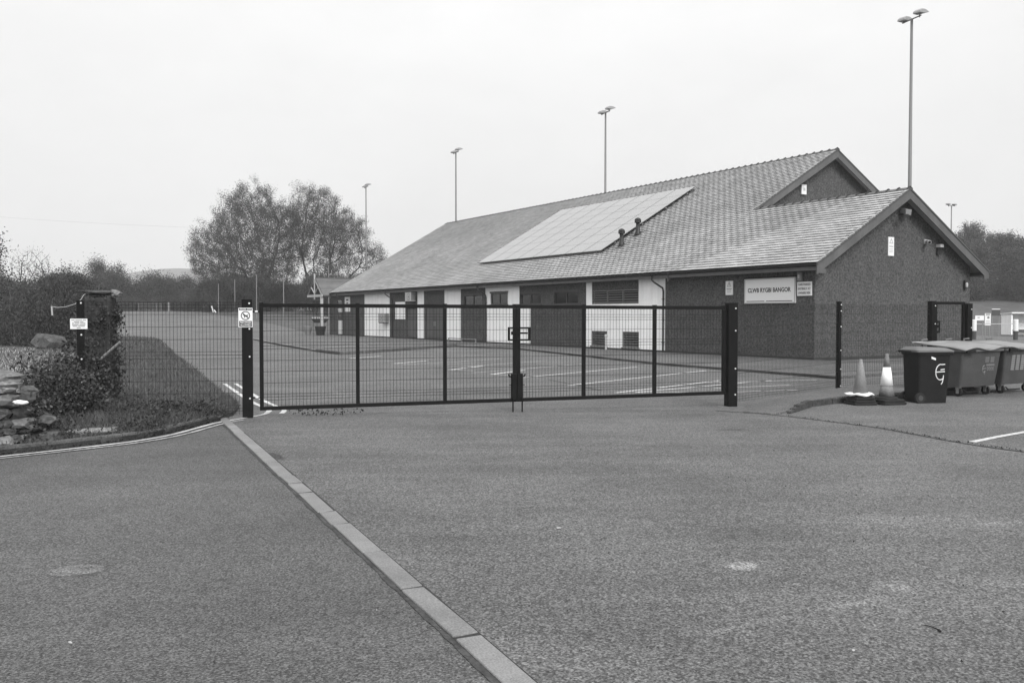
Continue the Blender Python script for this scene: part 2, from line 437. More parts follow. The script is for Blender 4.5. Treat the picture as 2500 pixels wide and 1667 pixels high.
# ------------------------------------------------------------------ grass corner with upstanding kerb
kerb_path = [(-9.6,7.7),(-8.2,9.0),(-7.1,10.05),(-6.38,10.85),(-5.85,11.45),(-5.42,12.02),(-5.14,12.5),(-4.97,13.0),(-4.87,13.6),(-4.82,14.2),(-4.76,14.8)]
grass_poly = kerb_path + [(-4.72,15.4),(-4.95,16.5),(-5.5,17.9),(-6.4,20.0),(-7.35,22.2),(-10.5,29.8),(-14.1,38.2),(-20,52.5),(-24.6,63.5),(-26.2,66.6),(-28.5,69.5),(-33,74.0),(-42,76),(-75,76),(-75,5)]
struct(sheet('grass_verge', grass_poly, 0.07, M['grass'], thick=0.07))
kroot = struct(MB().add([(x, y, 0.02) for x, y in ((-9.7,7.6),(-9.6,7.75),(-9.7,7.8))], [(0,1,2)]).build('kerb_line', M['tar']))
def kerb_run(path, width, z1, m, parent, step=0.915, z0=-0.05, jit=0.01, side=1):
    P = [Vector(p) for p in path]
    pts = []
    for p, q in zip(P, P[1:]):
        L = (q - p).length; n = max(1, round(L / step))
        for i in range(n): pts.append(p.lerp(q, i / n))
    pts.append(P[-1])
    for p, q in zip(pts, pts[1:]):
        d = (q - p).normalized(); n = Vector((-d.y, d.x)) * side
        e = 0.010; h = z1 + rnd.uniform(-jit, jit); w = width + rnd.uniform(-jit, jit) * 0.5
        a, b = p + d*e, q - d*e
        za, zb = zg(a.x, a.y), zg(b.x, b.y)
        c = [a, b, b + n*w, a + n*w]; zz = [za, zb, zb, za]
        MB().hexa([(k.x, k.y, z0+t) for k, t in zip(c, zz)], [(k.x, k.y, h+t) for k, t in zip(c, zz)]).build('kerb_stone', m, parent, bevel=0.008)
kerb_run(kerb_path, 0.13, 0.10, M['kerbdark'], kroot, side=1)

# painted double lines that follow that kerb
def ribbon(name, path, w, off, m, wob=0.0):
    P = [Vector(p) for p in path]; L = []; Rr = []
    for i, p in enumerate(P):
        d = (P[min(i+1, len(P)-1)] - P[max(i-1, 0)]).normalized(); n = Vector((-d.y, d.x))
        ww = w * (1 + rnd.uniform(-wob, wob)) / 2
        L.append(p + n*ww); Rr.append(p - n*ww)
    v = [(q.x, q.y, zg(q.x, q.y) + off) for q in L] + [(q.x, q.y, zg(q.x, q.y) + off) for q in Rr]
    k = len(P)
    return struct(MB().add(v, [(i, i+1, k+i+1, k+i) for i in range(k-1)]).build(name, m))
def smooth(path, n=4):
    P = [Vector(p) for p in path]; out = []
    for i in range(len(P)-1):
        p0, p1, p2, p3 = P[max(i-1,0)], P[i], P[i+1], P[min(i+2,len(P)-1)]
        for k in range(n):
            t = k/n
            out.append(0.5*((2*p1) + (-p0+p2)*t + (2*p0-5*p1+4*p2-p3)*t*t + (-p0+3*p1-3*p2+p3)*t**3))
    out.append(P[-1]); return out
line_a = [(-9.3,7.5),(-7.0,9.95),(-6.2,10.84),(-5.28,11.93),(-4.98,12.45),(-4.82,12.95),(-4.74,13.6),(-4.66,14.3),(-4.5,14.80),(-4.33,15.25),(-4.24,15.7),(-4.36,16.3),(-4.95,17.5),(-5.78,19.38),(-7.10,22.5)]
def offset(path, d):
    P = [Vector(p) for p in path]; out = []
    for i, p in enumerate(P):
        t = (P[min(i+1, len(P)-1)] - P[max(i-1, 0)]).normalized(); out.append(p + Vector((-t.y, t.x)) * d)
    return out
ribbon('road_marking', smooth(line_a), 0.065, 0.0125, M['paint'], 0.15)
ribbon('road_marking', smooth(offset(line_a, -0.155)[:9]), 0.05, 0.0125, M['paintworn'], 0.2)
ribbon('road_marking', smooth(offset(line_a, -0.26)[10:]), 0.085, 0.0125, M['paint'], 0.1)
ribbon('road_marking', smooth(offset(line_a, 0.0)[10:]), 0.09, 0.0165, M['paint'], 0.1)

# pale track behind the stone wall
struct(sheet('track', [(-9.3,14.5),(-11.0,20),(-12.3,26),(-17,36),(-22.5,45),(-30,55),(-48,60),(-42,40),(-24,20),(-13,12.5)], 0.078, M['track']))

# stains and wear on the tarmac
def blob(name, c, rx, ry, rz, m, off, seed, n=26, j=0.18):
    r = random.Random(seed); pts = []
    for k in range(n):
        a = 2*math.pi*k/n; q = 1 + r.uniform(-j, j)
        x, y = rx*q*math.cos(a), ry*q*math.sin(a)
        pts.append((c[0] + x*math.cos(rz) - y*math.sin(rz), c[1] + x*math.sin(rz) + y*math.cos(rz)))
    return struct(sheet(name, pts, off, m))

# dark open joint running from the path to the right edge
ribbon('tarmac_joint', smooth([(3.6,16.2),(4.40,15.55),(4.95,14.75),(5.5,13.75),(5.75,12.9),(5.93,12.2),(6.15,11.65),(6.4,11.2),(7.4,9.3)], 9), 0.062, 0.0112, M['seam'], 0.3)
ribbon('tarmac_joint', [(0.95,24.0),(1.4,22.6),(1.75,21.4),(2.0,20.6)], 0.05, 0.0112, M['tar'], 0.4)
ribbon('kerb_dirt_shade', [kp(a_*0.11-0.4, -KW-0.018) for a_ in range(135)], 0.034, 0.0048, M['seam'], 0.45)  # dirt in the gap, plus the kerb's left edge shadow painted as a strip
# white line at the right edge
ribbon('road_marking', [(6.15,12.15),(6.8,12.7),(7.6,13.32),(9.5,14.8)], 0.10, 0.0125, M['paint'], 0.08)

# ------------------------------------------------------------------ clubhouse frame:  local x = depth t, local y = along s
C0 = Vector((10.947, 33.043, 0)); AZ = R(30.95)
vdir = Vector((math.cos(AZ), math.sin(AZ), 0)); udir = Vector((-math.sin(AZ), math.cos(AZ), 0))
def W(t, s, z=0.0): p = C0 + vdir*t + udir*s; return (p.x, p.y, z)
def W2(t, s): p = W(t, s); return (p[0], p[1])

# raised paths round the clubhouse, with kerbs
path_a = [W2(-6.5,-6.4), W2(-6.3,-3.0), W2(-6.1,1.0), W2(-5.3,5.0), W2(-4.4,9.0), W2(-2.9,16), W2(-3.8,21.0)]
isl = [W2(-3.8,21.0), W2(-12.6,14.6)]
isl_side = [W2(-12.6,14.6), W2(-12.4,18.4), W2(-11.3,27.5), W2(-9.2,41.5)]
fp = path_a + isl[1:] + isl_side[1:] + [W2(-5,50), W2(-1.0,56), W2(0.2,56), W2(0.2,-0.5), W2(6,-0.6), W2(6,-5)]
struct(sheet('footpath', fp, 0.085, M['path'], thick=0.09))
kk = struct(MB().add([W(-6.4,-6.3,0.05), W(-6.3,-6.3,0.05), W(-6.3,-6.2,0.05)], [(0,1,2)]).build('path_kerb', M['tar']))
kerb_run(path_a, 0.12, 0.088, M['kerbmid'], kk, step=1.83, side=-1)
kerb_run(isl, 0.13, 0.14, M['kerbdark'], kk, step=1.83, side=1)
kerb_run(isl_side[:2], 0.13, 0.14, M['kerbdark'], kk, step=1.83, side=-1)
kerb_run(isl_side[1:], 0.13, 0.11, M['kerb'], kk, step=1.83, side=-1)
# bay lines
def bayline(a, b, w=0.10, m=None, off=0.0125):
    ribbon('bay_line', [a, ((a[0]+b[0])/2, (a[1]+b[1])/2), b], w, off, m or M['paint'], 0.06)
for s0, L, mm in ((-4.54, 7.2, 'paint'), (-1.67, 6.6, 'paint'), (0.9, 6.2, 'paintworn'), (3.4, 6.2, 'paintworn'), (5.9, 5.5, 'paintworn'), (8.4, 5.2, 'paintworn')):
    bayline(W2(-13.6 - (0.3 if s0 < -2 else 0), s0), W2(-13.6 + L*0.93, s0 + L*0.38), 0.10, M[mm])
for s0 in (2.54, 6.79, 11.19, -0.08):
    bayline(W2(-13.5, s0), W2(-11.6, s0+1.3), 0.16, M['paint'], 0.0165)
    bayline(W2(-13.5, s0), W2(-13.1, s0-0.9), 0.14, M['paintworn'], 0.0165)
bayline(W2(-14.2,-6.8), W2(-9.6,-5.2)); bayline(W2(-13.7,-6.9), W2(-8.4,-5.85)); bayline(W2(-10.3,-5.6), W2(-7.2,-6.3), 0.08)
bayline(W2(-11.5,-7.0), W2(-9.2,-7.2), 0.08); bayline(W2(-13.8,-6.95), W2(-12.1,-7.9), 0.09); bayline(W2(-12.1,-7.9), W2(-10.2,-8.3), 0.08)
bayline(W2(-11.5,21), W2(-7.5,24), 0.10, M['paint'], 0.091); bayline(W2(-11,28), W2(-7,31), 0.09, M['paintworn'], 0.091); bayline(W2(-8.6,24.5), W2(-4.6,27.4), 0.09, M['paintworn'], 0.091)

# ================================================================== CLUBHOUSE
TAN = math.tan(R(30.2)); CO, SI = math.cos(R(30.2)), math.sin(R(30.2))
ZE, TE = 3.56, -0.46              # eave point of the slate surface
def zr(t): return ZE + (t - TE) * TAN
TA, TM = 4.68, 10.25              # ridges: annex, main hall
SA, SM, SE = -0.52, 7.48, 49.85   # verges: annex, main near, main far
WA, WM = 9.36, 20.5                # wall depths
club = thing('clubhouse', 'long low dark and white rendered clubhouse with slate roof beyond the gate', 'building', C0, AZ)

def wall(s0, s1, z0, z1, m, name='wall', t0=0.0, t1=0.3):
    return MB().box(t0, t1, s0, s1, z0, z1).build(name, m, club)
ZT = 3.42
def wallrow(s0, s1, m, holes=(), z0=0.16, z1=ZT):
    """wall piece s0..s1 with rectangular openings (a,b,za,zb)"""
    b = MB(); cur = s0
    for (a, c, za, zb) in sorted(holes):
        if a > cur: b.box(0, .3, cur, a, z0, z1)
        b.box(0, .3, a, c, z0, za)
        if zb < z1: b.box(0, .3, a, c, zb, z1)
        cur = c
    if cur < s1: b.box(0, .3, cur, s1, z0, z1)
    return b.build('wall', m, club)
WIN = [(14.85,17.04,2.28,2.90),(18.31,20.40,2.30,2.88),(21.75,23.75,2.34,2.98),(24.75,27.05,2.30,2.92)]
wallrow(0.0, 8.20, M['render'])
wallrow(8.20, 14.15, M['white'], [(10.05,13.68,2.24,3.40),(12.40,13.72,0.26,0.97),(9.98,11.28,0.27,0.98)][:1], z0=1.0)
wallrow(8.20, 14.15, M['white'], [(12.44,13.70,0.22,0.95),(10.02,11.23,0.22,0.95)], z1=1.0)
wallrow(14.15, 19.34, M['render'], [WIN[0], (18.31,19.34,2.30,2.88)])
wallrow(19.34, 20.49, M['white'], z1=2.24)
wallrow(19.34, 20.49, M['render'], [(19.34,20.40,2.30,2.88)], z0=2.24)
wallrow(20.49, 24.34, M['white'], [WIN[2]])
wallrow(24.34, 27.46, M['render'], [WIN[3]])
wallrow(27.46, 29.70, M['white'])
wallrow(29.70, 32.75, M['render'], [(29.95,32.5,0.16,2.45)])
wallrow(32.75, 33.78, M['white'])
wallrow(33.78, 38.50, M['render'], [(34.0,35.5,0.16,2.2)])
wallrow(38.50, 43.34, M['white'])
wallrow(43.34, 48.02, M['render'])
wallrow(48.02, 49.55, M['render'], [(48.10,49.40,0.16,2.95)])
# plinth
MB().box(-0.012, 0.3, 0.0, 49.55, -0.05, 0.16).build('plinth', M['plinth'], club)
MB().box(0.0, WA, -0.012, 0.3, -0.05, 0.16).build('plinth', M['plinth'], club)
# gable walls, solid below the roof line
def gable(s0, s1, w, ridge, name, zlow=0.16, t0=0.002):
    dz = -0.10
    poly = [(t0, s0, zlow), (w, s0, zlow), (w, s0, zr(0)+dz), (ridge, s0, zr(ridge)+dz), (t0, s0, zr(t0)+dz)]
    return MB().extr(poly, (0, s1-s0, 0)).build(name, M['render'], club)
gable(0.0, 0.298, WA, TA, 'gable_wall', t0=0.302)
MB().box(0.0, 0.302, -0.0005, 0.2975, ZT, zr(0.0)-0.1).build('gable_wall', M['render'], club)
gable(SM+0.48, SM+0.76, WM, TM, 'gable_wall', zlow=3.4, t0=0.31)
gable(49.25, 49.54, WM, TM, 'gable_wall', zlow=0.16, t0=0.302)
MB().box(WA-0.3, WA-0.002, 0.3, 7.8, -0.05, ZT).build('wall', M['render'], club)
MB().box(WM-0.3, WM, 7.9, 49.5, -0.05, ZT).build('wall', M['render'], club)

# roof decks (parts) carrying the slates (sub-parts)
def slab(t0, t1, s0, s1, rear=False, th=0.10, mirror=None):
    # under the slates
    z0, z1 = zr(t0) - 0.02, zr(t1) - 0.02
    a, b = t0, t1
    if mirror is not None: a, b = 2*mirror - t0, 2*mirror - t1
    poly = [(a, s0, z0), (b, s0, z1), (b, s0, z1-th), (a, s0, z0-th)]
    return MB().extr(poly, (0, s1-s0, 0))
roof_a = slab(TE, TA, SA+0.04, SM).build('roof', M['deck'], club)
roof_m = slab(TE, TM, SM+0.04, SE-0.04).build('roof', M['deck'], club)
slab(TE, TA, SA+0.04, SM+0.35, mirror=TA).build('roof', M['slate'], club)
slab(TE, TM, SM+0.04, SE-0.04, mirror=TM).build('roof', M['slate'], club)
GA, SW = 0.222, 0.40
def slate_mesh(w, L=0.30):
    th = 0.010
    # local: x up-slope, y along s, z normal; tail (x=0) proud, head tucked
    b = MB(); h0, h1 = 0.052, 0.004
    g = 0.013
    v = [(0,g,h0-th),(L,g,h1-th),(L,w-g,h1-th),(0,w-g,h0-th),(0,g,h0),(L,g,h1),(L,w-g,h1),(0,w-g,h0)]
    return v, [(4,5,6,7),(0,4,7,3),(0,1,5,4),(3,7,6,2)]
sv, sf = slate_mesh(SW)
slate_me = bpy.data.meshes.new('slate'); slate_me.from_pydata(sv, [], sf); slate_me.update(); slate_me.materials.append(M['slate'])
Rs = Matrix(((CO, 0, -SI), (0, 1, 0), (SI, 0, CO)))
cells = []
def cover(s0, s1, t1, which):
    rows = int((t1 - TE) / CO / GA)
    for i in range(rows):
        t = TE + i * GA * CO; z = zr(t)
        s = s0 - (SW/2 if i % 2 else 0)
        while s < s1 - 0.02:
            a, b = max(s, s0), min(s + SW, s1)
            if b - a > 0.08: cells.append((which, t, a, z, b - a))
            s += SW
cover(SA, SM, TA, 'a')
cover(SM, SE, TM, 'm')
cw = []
for c in cells:
    p = W(c[1], c[2] + c[4]/2, c[3]); cw.append(((Vector(p) - Vector((0,0,EYE))).length, c))
full = sorted([x for x in cw if x[1][4] > SW - 0.01 and x[1][0] == 'a'], key=lambda x: x[0])[:298]
single = set(id(x[1]) for x in full)
joined = {'a': ([], []), 'm': ([], [])}
for c in cells:
    k, t, s, z, w = c
    jit = rnd.uniform(-0.006, 0.006); ang = rnd.uniform(-0.012, 0.012)
    if id(c) in single:
        o = bpy.data.objects.new('slate', slate_me); COL.objects.link(o); o.parent = roof_a
        o.matrix_local = Matrix.Translation((t, s, z + jit*0.4)) @ (Rs @ Matrix.Rotation(ang, 3, 'Z')).to_4x4()
    else:
        V, F = joined[k]; b = len(V)
        for (x, y, h) in sv:
            y = y * (w / SW)
            V.append((t + x*CO - h*SI, s + y + ang*x, z + x*SI + h*CO + jit*0.4))
        F += [tuple(q + b for q in f) for f in sf]
for k, par in (('a', roof_a), ('m', roof_m)):
    V, F = joined[k]
    stuff(fast_quads('slate_courses', V, F, M['slate'], par))
# ridge tiles
RT = 0.47
rm = MB()
nface = []
for (a, b, lift) in ((0.0, RT-0.005, 0.0), (0.0, 0.065, 0.045)):
    w = 0.15
    for sg in (-1, 1):
        top = [(0, a, 0.05+lift), (0, b, 0.05+lift), (sg*w, b, 0.05+lift-w*TAN), (sg*w, a, 0.05+lift-w*TAN)]
        rm.extr([Vector(p) for p in top], (0, 0, -0.022))
ridge_me = rm.mesh('ridge_tile'); ridge_me.materials.append(M['ridge']); ridge_me.materials.append(M['plinth'])
for i_, p_ in enumerate(ridge_me.polygons): p_.material_index = 1 if i_ >= 12 else 0
def ridge(tr, s0, s1, par):
    n = int((s1 - s0) / RT)
    for i in range(n + 1):
        o = bpy.data.objects.new('ridge_tile', ridge_me); COL.objects.link(o); o.parent = par
        o.location = (tr, s0 + i*RT, zr(tr) + rnd.uniform(-0.004, 0.006))
ridge(TA, SA, SM - 0.1, roof_a)
ridge(TM, SM, SE - RT, roof_m)
# barge boards
def barge(sv0, tr, far=False, wd=0.34, name='barge_board'):
    s0, s1 = (sv0, sv0 + 0.04)
    for sg in (1, -1):
        pts = []
        for t in (TE - 0.02, tr): pts.append((tr + (t - tr)*sg, s0, zr(t) - 0.005))
        for t in (tr, TE - 0.02): pts.append((tr + (t - tr)*sg, s0, zr(t) - wd/CO + (0.0)))
        MB().extr(pts, (0, s1-s0, 0)).build(name, M['barge'], club)
        pts2 = [(tr + (TE - 0.02 - tr)*sg, s0-0.006, zr(TE-0.02)+0.002), (tr, s0-0.006, zr(tr)+0.01), (tr, s0-0.006, zr(tr)-0.06), (tr + (TE-0.02-tr)*sg, s0-0.006, zr(TE-0.02)-0.068)]
        MB().extr(pts2, (0, -0.02, 0)).build('verge_strip', M['soffit'] if not far else M['lead'], club)
    # soffit under the verge
barge(SA, TA); barge(SM, TM); barge(SE-0.04, TM)
MB().extr([(TE-0.02, SE-0.02, zr(TE-0.02)+0.012), (TE+3.6, SE-0.02, zr(TE+3.6)+0.012), (TE+3.6, SE-0.02, zr(TE+3.6)-0.02), (TE-0.02, SE-0.02, zr(TE-0.02)-0.02)], (0, -0.06, 0)).build('verge_trim', M['bolt'], club)
# boxed eave ends at the foot of the near gable
for t0, t1 in ((TE-0.02, 0.0), (2*TA-TE-0.30, 2*TA-TE+0.02)):
    MB().box(t0+0.003, t1, SA+0.001, SA+0.038, ZE-0.36, ZE-0.2).build('barge_foot', M['barge'], club)
# fascia, soffit, gutter
MB().box(TE+0.02, TE+0.05, SA+0.045, SE-0.06, ZE-0.25, ZE-0.005).build('fascia', M['fascia'], club)
MB().box(TE+0.052, 0.0-0.003, SA+0.045, SE-0.06, ZE-0.24, ZE-0.222).build('soffit', M['soffit'], club)
MB().box(WA+0.003, 2*TA-TE-0.05, SA+0.045, 7.4, ZE-0.24, ZE-0.222).build('soffit', M['soffit'], club)
MB().box(2*TA-TE-0.05, 2*TA-TE-0.02, SA+0.045, 7.4, ZE-0.25, ZE-0.005).build('fascia', M['fascia'], club)
gm = MB()
prof = [(0.055*math.cos(a), 0.055*math.sin(a)) for a in [math.pi + k*math.pi/8 for k in range(9)]]
prof2 = [(x*0.86, y*0.86) for x, y in prof][::-1]
gl = [(TE-0.045+x, SA+0.02, ZE-0.035+y) for x, y in prof + prof2]
for i in range(len(gl)):
    a, b = gl[i], gl[(i+1) % len(gl)]
    gm.add([a, b, (b[0], SE-0.05, b[2]), (a[0], SE-0.05, a[2])], [(0,1,2,3)])
gut = gm.build('gutter', M['gutter'], club)
for s in np.arange(0.3, 49.5, 1.0):
    MB().box(TE-0.105, TE+0.02, s-0.015, s+0.015, ZE-0.11, ZE-0.088).build('bracket', M['gutter'], gut)
for s, mm in ((8.28, 'gutter'), (24.18, 'gutter'), (37.95, 'gutter'), (47.92, 'gutter')):
    dp = MB().tube([(TE-0.045, s+0.25, ZE-0.09), (TE-0.045, s+0.25, ZE-0.30), (TE+0.06, s+0.18, ZE-0.42), (-0.09, s, ZE-0.66), (-0.055, s, ZE-0.8), (-0.055, s, 0.02)], 0.038, 8).build('downpipe', M[mm], club)
    for z in (0.5, 1.5, 2.4): MB().box(-0.105, 0.0-0.002, s-0.05, s+0.05, z, z+0.03).build('clip', M[mm], dp)
# windows: frame, panes
for (a, b, z0, z1) in WIN:
    w = MB()
    for (p, q, r_, u_) in ((a, b, z0, z0+0.05), (a, b, z1-0.05, z1)): w.box(0.05, 0.12, p, q, r_, u_)
    for c in (a, (a+b)/2-0.03, b-0.05): w.box(0.05, 0.12, c, c+0.055, z0+0.05, z1-0.05)
    wo_ = w.build('window', M['frame'], club)
    for c0, c1 in ((a+0.055, (a+b)/2-0.03), ((a+b)/2+0.025, b-0.05)):
        MB().box(0.085, 0.10, c0, c1, z0+0.05, z1-0.05).build('pane', M['glass'], wo_)
    MB().box(-0.05, 0.05, a-0.05, b+0.05, z0-0.05, z0-0.002).build('sill', M['frame'], wo_)
    MB().box(-0.025, 0.049, a-0.04, b+0.04, z1+0.002, z1+0.10).build('lintel', M['frame'], wo_)
# louvre panel: dark head board over three slatted bays
lp = MB().box(0.02, 0.10, 10.05, 13.68, 2.90, 3.40).build('louvre_panel', M['render'], club)
MB().box(0.20, 0.22, 10.05, 13.68, 2.24, 2.898).build('louvre_back', M['void'], lp)
fr = MB().box(0.02, 0.12, 10.05, 13.68, 2.24, 2.28).box(0.02, 0.12, 10.05, 13.68, 2.855, 2.898)
for s in (10.05, 11.23, 12.44, 13.64): fr.box(0.02, 0.12, s, s+0.04, 2.28, 2.855)
fr.build('louvre_frame', M['louvre'], lp)
def slats(s0, s1, z0, z1, n, par, m):
    for i in range(n):
        z = z0 + (i + 0.5) * (z1 - z0) / n
        MB().extr([(0.03, s0, z-0.036), (0.13, s0, z+0.022), (0.13, s0, z+0.032), (0.03, s0, z-0.020)], (0, s1-s0, 0)).build('slat', m, par)
for a in (10.09, 11.27, 12.48): slats(a, a+1.14 if a < 12 else 13.64, 2.285, 2.85, 5, lp, M['louvre'])
for (a, b) in ((10.02,11.23), (12.44,13.70)):
    v = MB().box(0.22, 0.24, a, b, 0.22, 0.95).build('vent', M['void'], club)
    MB().box(0.01, 0.16, a, a+0.05, 0.22, 0.95).box(0.01, 0.16, b-0.05, b, 0.22, 0.95).box(0.01, 0.16, a+0.05, b-0.05, 0.90, 0.95).box(-0.05, 0.16, a-0.06, b+0.06, 0.17, 0.219).build('frame', M['louvre'], v)
    slats(a+0.05, b-0.05, 0.225, 0.90, 6, v, M['louvre'])
# doors
d1 = MB().box(0.08, 0.13, 29.95, 32.5, 0.17, 2.44).build('door', M['door'], club)
for s in (30.02, 31.27): MB().box(0.05, 0.078, s, s+1.16, 0.24, 2.36).build('leaf', M['door'], d1)
MB().box(0.03, 0.05, 31.12, 31.16, 1.0, 1.3).box(0.03, 0.05, 31.29, 31.33, 1.0, 1.3).build('handle', M['galv'], d1)
d2 = MB().box(0.08, 0.13, 34.0, 35.5, 0.17, 2.19).build('door', M['door'], club)
MB().box(0.05, 0.078, 34.08, 35.42, 0.22, 2.12).build('leaf', M['door'], d2)
d3 = MB().box(0.08, 0.12, 48.10, 49.40, 0.17, 2.94).build('door', M['doorwhite'], club)
MB().box(0.06, 0.078, 48.30, 49.28, 1.30, 1.98).build('pane', M['glass'], d3)
MB().box(0.06, 0.078, 48.16, 49.34, 2.28, 2.88).build('fanlight', M['glass'], d3)
MB().box(0.05, 0.079, 48.12, 49.38, 2.16, 2.24).build('transom', M['doorwhite'], d3)
# white board in the dark wall
MB().box(-0.03, -0.003, 35.75, 37.42, 1.44, 2.65).build('white_board', M['white'], club)
# porch beyond the far end
PW0, PW1, PT = 49.95, 53.5, -1.05
pc = (PW0 + PW1) / 2; pz0, pz1 = 3.46, 4.85
MB().box(0.0, 5.0, 49.56, 51.2, -0.05, 3.4).build('porch_wall', M['render'], club)
for sg in (-1, 1):
    pts = [(PT, pc, pz1), (PT, pc + sg*(PW1-PW0)/2*1.06, pz0-0.08), (PT, pc + sg*(PW1-PW0)/2*1.06, pz0-0.16), (PT, pc, pz1-0.09)]
    po = MB().extr(pts, (7.0, 0, 0)).build('porch_roof', M['ridge'], club)
    n = 9
    for i in range(n):   # slate courses
        f0, f1 = i/n, (i+1)/n
        q = lambda f, h: (0, pc + sg*(PW1-PW0)/2*1.06*(1-f), pz0-0.08 + (pz1-pz0+0.08)*f + h)
        a, b = q(f0, 0.03), q(f1, 0.006)
        MB().extr([(PT, a[1], a[2]), (PT, b[1], b[2]), (PT, b[1], b[2]-0.004), (PT, a[1], a[2]-0.03)], (7.0, 0, 0)).build('slate_course', M['ridge'], po)
MB().box(PT, PT+7, pc-0.1, pc+0.1, pz1-0.01, pz1+0.06).build('porch_ridge', M['ridge'], club)
tr = MB().box(PT-0.10, PT-0.01, PW0-0.1, PW1+0.1, pz0-0.22, pz0-0.02).build('porch_truss', M['timber'], club)
MB().tube([(PT-0.05, pc, pz1+0.35), (PT-0.05, pc, pz0-0.42)], 0.075, 4).build('king_post', M['timber'], tr)
for sg in (-1, 1):
    MB().tube([(PT-0.05, pc, pz0+0.05), (PT-0.05, pc+sg*0.85, pz0+0.62)], 0.06, 4).build('strut', M['timber'], tr)
    MB().tube([(PT-0.06, pc, pz1-0.12), (PT-0.06, pc+sg*(PW1-PW0)/2*1.0, pz0-0.05)], 0.06, 4).build('rafter', M['mid'], tr)
for s in (50.15,):
    MB().box(PT-0.1, PT+0.1, s-0.1, s+0.1, 0.0, pz0-0.225).build('porch_post', M['timber'], club)

# ------------------------------------------------------------------ solar array
sol = thing('solar_array', 'big pale array of solar panels mounted on the slate roof slope', 'solar panels', C0, AZ)
NCOL, NROW = 8, 7
S0, S1, T0, T1 = 15.2, 28.4, 1.80, 8.20
pw, ph = (S1-S0)/NCOL, (T1-T0)/CO/NROW
pm = MB().box(0.003, ph-0.003, 0.022, pw-0.022, 0.0, 0.035)
panel_me = pm.mesh('solar_panel'); panel_me.materials.append(M['solar'])
LIFT = 0.17
for i in range(NCOL):
    for j in range(NROW):
        o = bpy.data.objects.new('solar_panel', panel_me); COL.objects.link(o); o.parent = sol
        t = T0 + j*ph*CO; z = zr(t)
        o.matrix_local = Matrix.Translation((t - LIFT*SI, S0 + i*pw, z + LIFT*CO)) @ Rs.to_4x4()
def roofbar(s0, s1, t0, t1, h0, h1, name, m, par):
    b = MB()
    def P(t, s, h): return (t - h*SI, s, zr(t) + h*CO)
    b.hexa([P(t0,s0,h0), P(t1,s0,h0), P(t1,s1,h0), P(t0,s1,h0)], [P(t0,s0,h1), P(t1,s0,h1), P(t1,s1,h1), P(t0,s1,h1)])
    return b.build(name, m, par)
for i in range(NCOL + 1):
    c_ = S0 + i*pw; roofbar(c_-0.022, c_+0.022, T0+0.01, T1-0.01, LIFT+0.012, LIFT+0.038, 'clamp_strip', M['solarframe'], sol)
for j in range(1, NROW):
    t_ = T0 + j*ph*CO
    for i in range(NCOL): roofbar(S0+i*pw+0.024, S0+(i+1)*pw-0.024, t_-0.008, t_+0.008, LIFT+0.030, LIFT+0.037, 'joint_strip', M['solarjoint'], sol)
for t in (2.6, 4.4, 6.0, 7.5): roofbar(S0-0.06, S1+0.3, t, t+0.05, 0.11, 0.165, 'rail', M['galv'], sol)
for s in np.arange(S0+0.4, S1, 1.6):
    for t in (2.61, 4.41, 6.01, 7.51): roofbar(s, s+0.06, t-0.02, t+0.06, 0.01, 0.11, 'bracket', M['galv'], sol)
# roof vents
for s, t, lab in ((14.42, 2.40, 'lower of the two dark vent pipes standing on the slate roof'), (14.42, 3.45, 'upper of the two dark vent pipes standing on the slate roof')):
    rv = thing('roof_vent', lab, 'vent', W(t, s, zr(t)), AZ, 'vent pipes on the roof')
    MB().lathe([(0.22,-0.14),(0.15,0.14),(0.11,0.22),(0.10,0.62)], 12).build('pipe', M['gutter'], rv, smooth=True)
    MB().lathe([(0.12,0.62),(0.17,0.64),(0.17,0.80),(0.12,0.86),(0.03,0.9)], 12).build('cowl', M['gutter'], rv)
    MB().hexa([(-0.3,-0.25,-0.16),(0.25,-0.25,0.16),(0.25,0.25,0.16),(-0.3,0.25,-0.16)], [(-0.3,-0.25,-0.13),(0.25,-0.25,0.19),(0.25,0.25,0.19),(-0.3,0.25,-0.13)]).build('flashing', M['gutter'], rv)

# ------------------------------------------------------------------ signs and fittings on the clubhouse
def front_sign(name, label, s0, s1, z0, z1, th=0.03, gap=0.012, border=None):
    r = thing(name, label, 'sign', W(-gap, (s0+s1)/2, (z0+z1)/2), AZ)
    w, h = (s1-s0), (z1-z0)
    MB().box(-th, 0, -w/2, w/2, -h/2, h/2).build('board', M['sign'], r)
    if border:
        b = MB().box(-th-0.012, -th-0.001, -w/2, w/2, h/2-border, h/2).box(-th-0.012, -th-0.001, -w/2, w/2, -h/2, -h/2+border)
        b.box(-th-0.012, -th-0.001, -w/2, -w/2+border, -h/2+border, h/2-border).box(-th-0.012, -th-0.001, w/2-border, w/2, -h/2+border, h/2-border)
        b.build('frame', M['pale'], r)
    return r, w, h, -th
def put_text(par, s, size, y, x, z, m, width=None, bold=0.0):
    me = stand_text(text_mesh(s, size, width, 0.003, bold)); o = obj('lettering', me, m, par); o.location = (x-0.0045, y, z); return o
def bars(par, x, z, w, h, y=0.0, m='ink'):
    return MB().box(x-0.004, x-0.001, y-w/2, y+w/2, z-h/2, z+h/2).build('print_bar', M[m], par)
sg, w, h, fx = front_sign('club_sign', 'large white board reading CLWB RYGBI BANGOR under the eaves', 0.84, 3.40, 2.16, 3.12, 0.05, 0.012, 0.045)
put_text(sg, 'CLWB RYGBI BANGOR', 0.235, 0.02, fx, 0.02, M['ink'], 2.16, 0.004)
bars(sg, fx, -h/2+0.085, 0.93, 0.028, 0.70); bars(sg, fx, -h/2+0.085, 1.30, 0.028, -0.50)
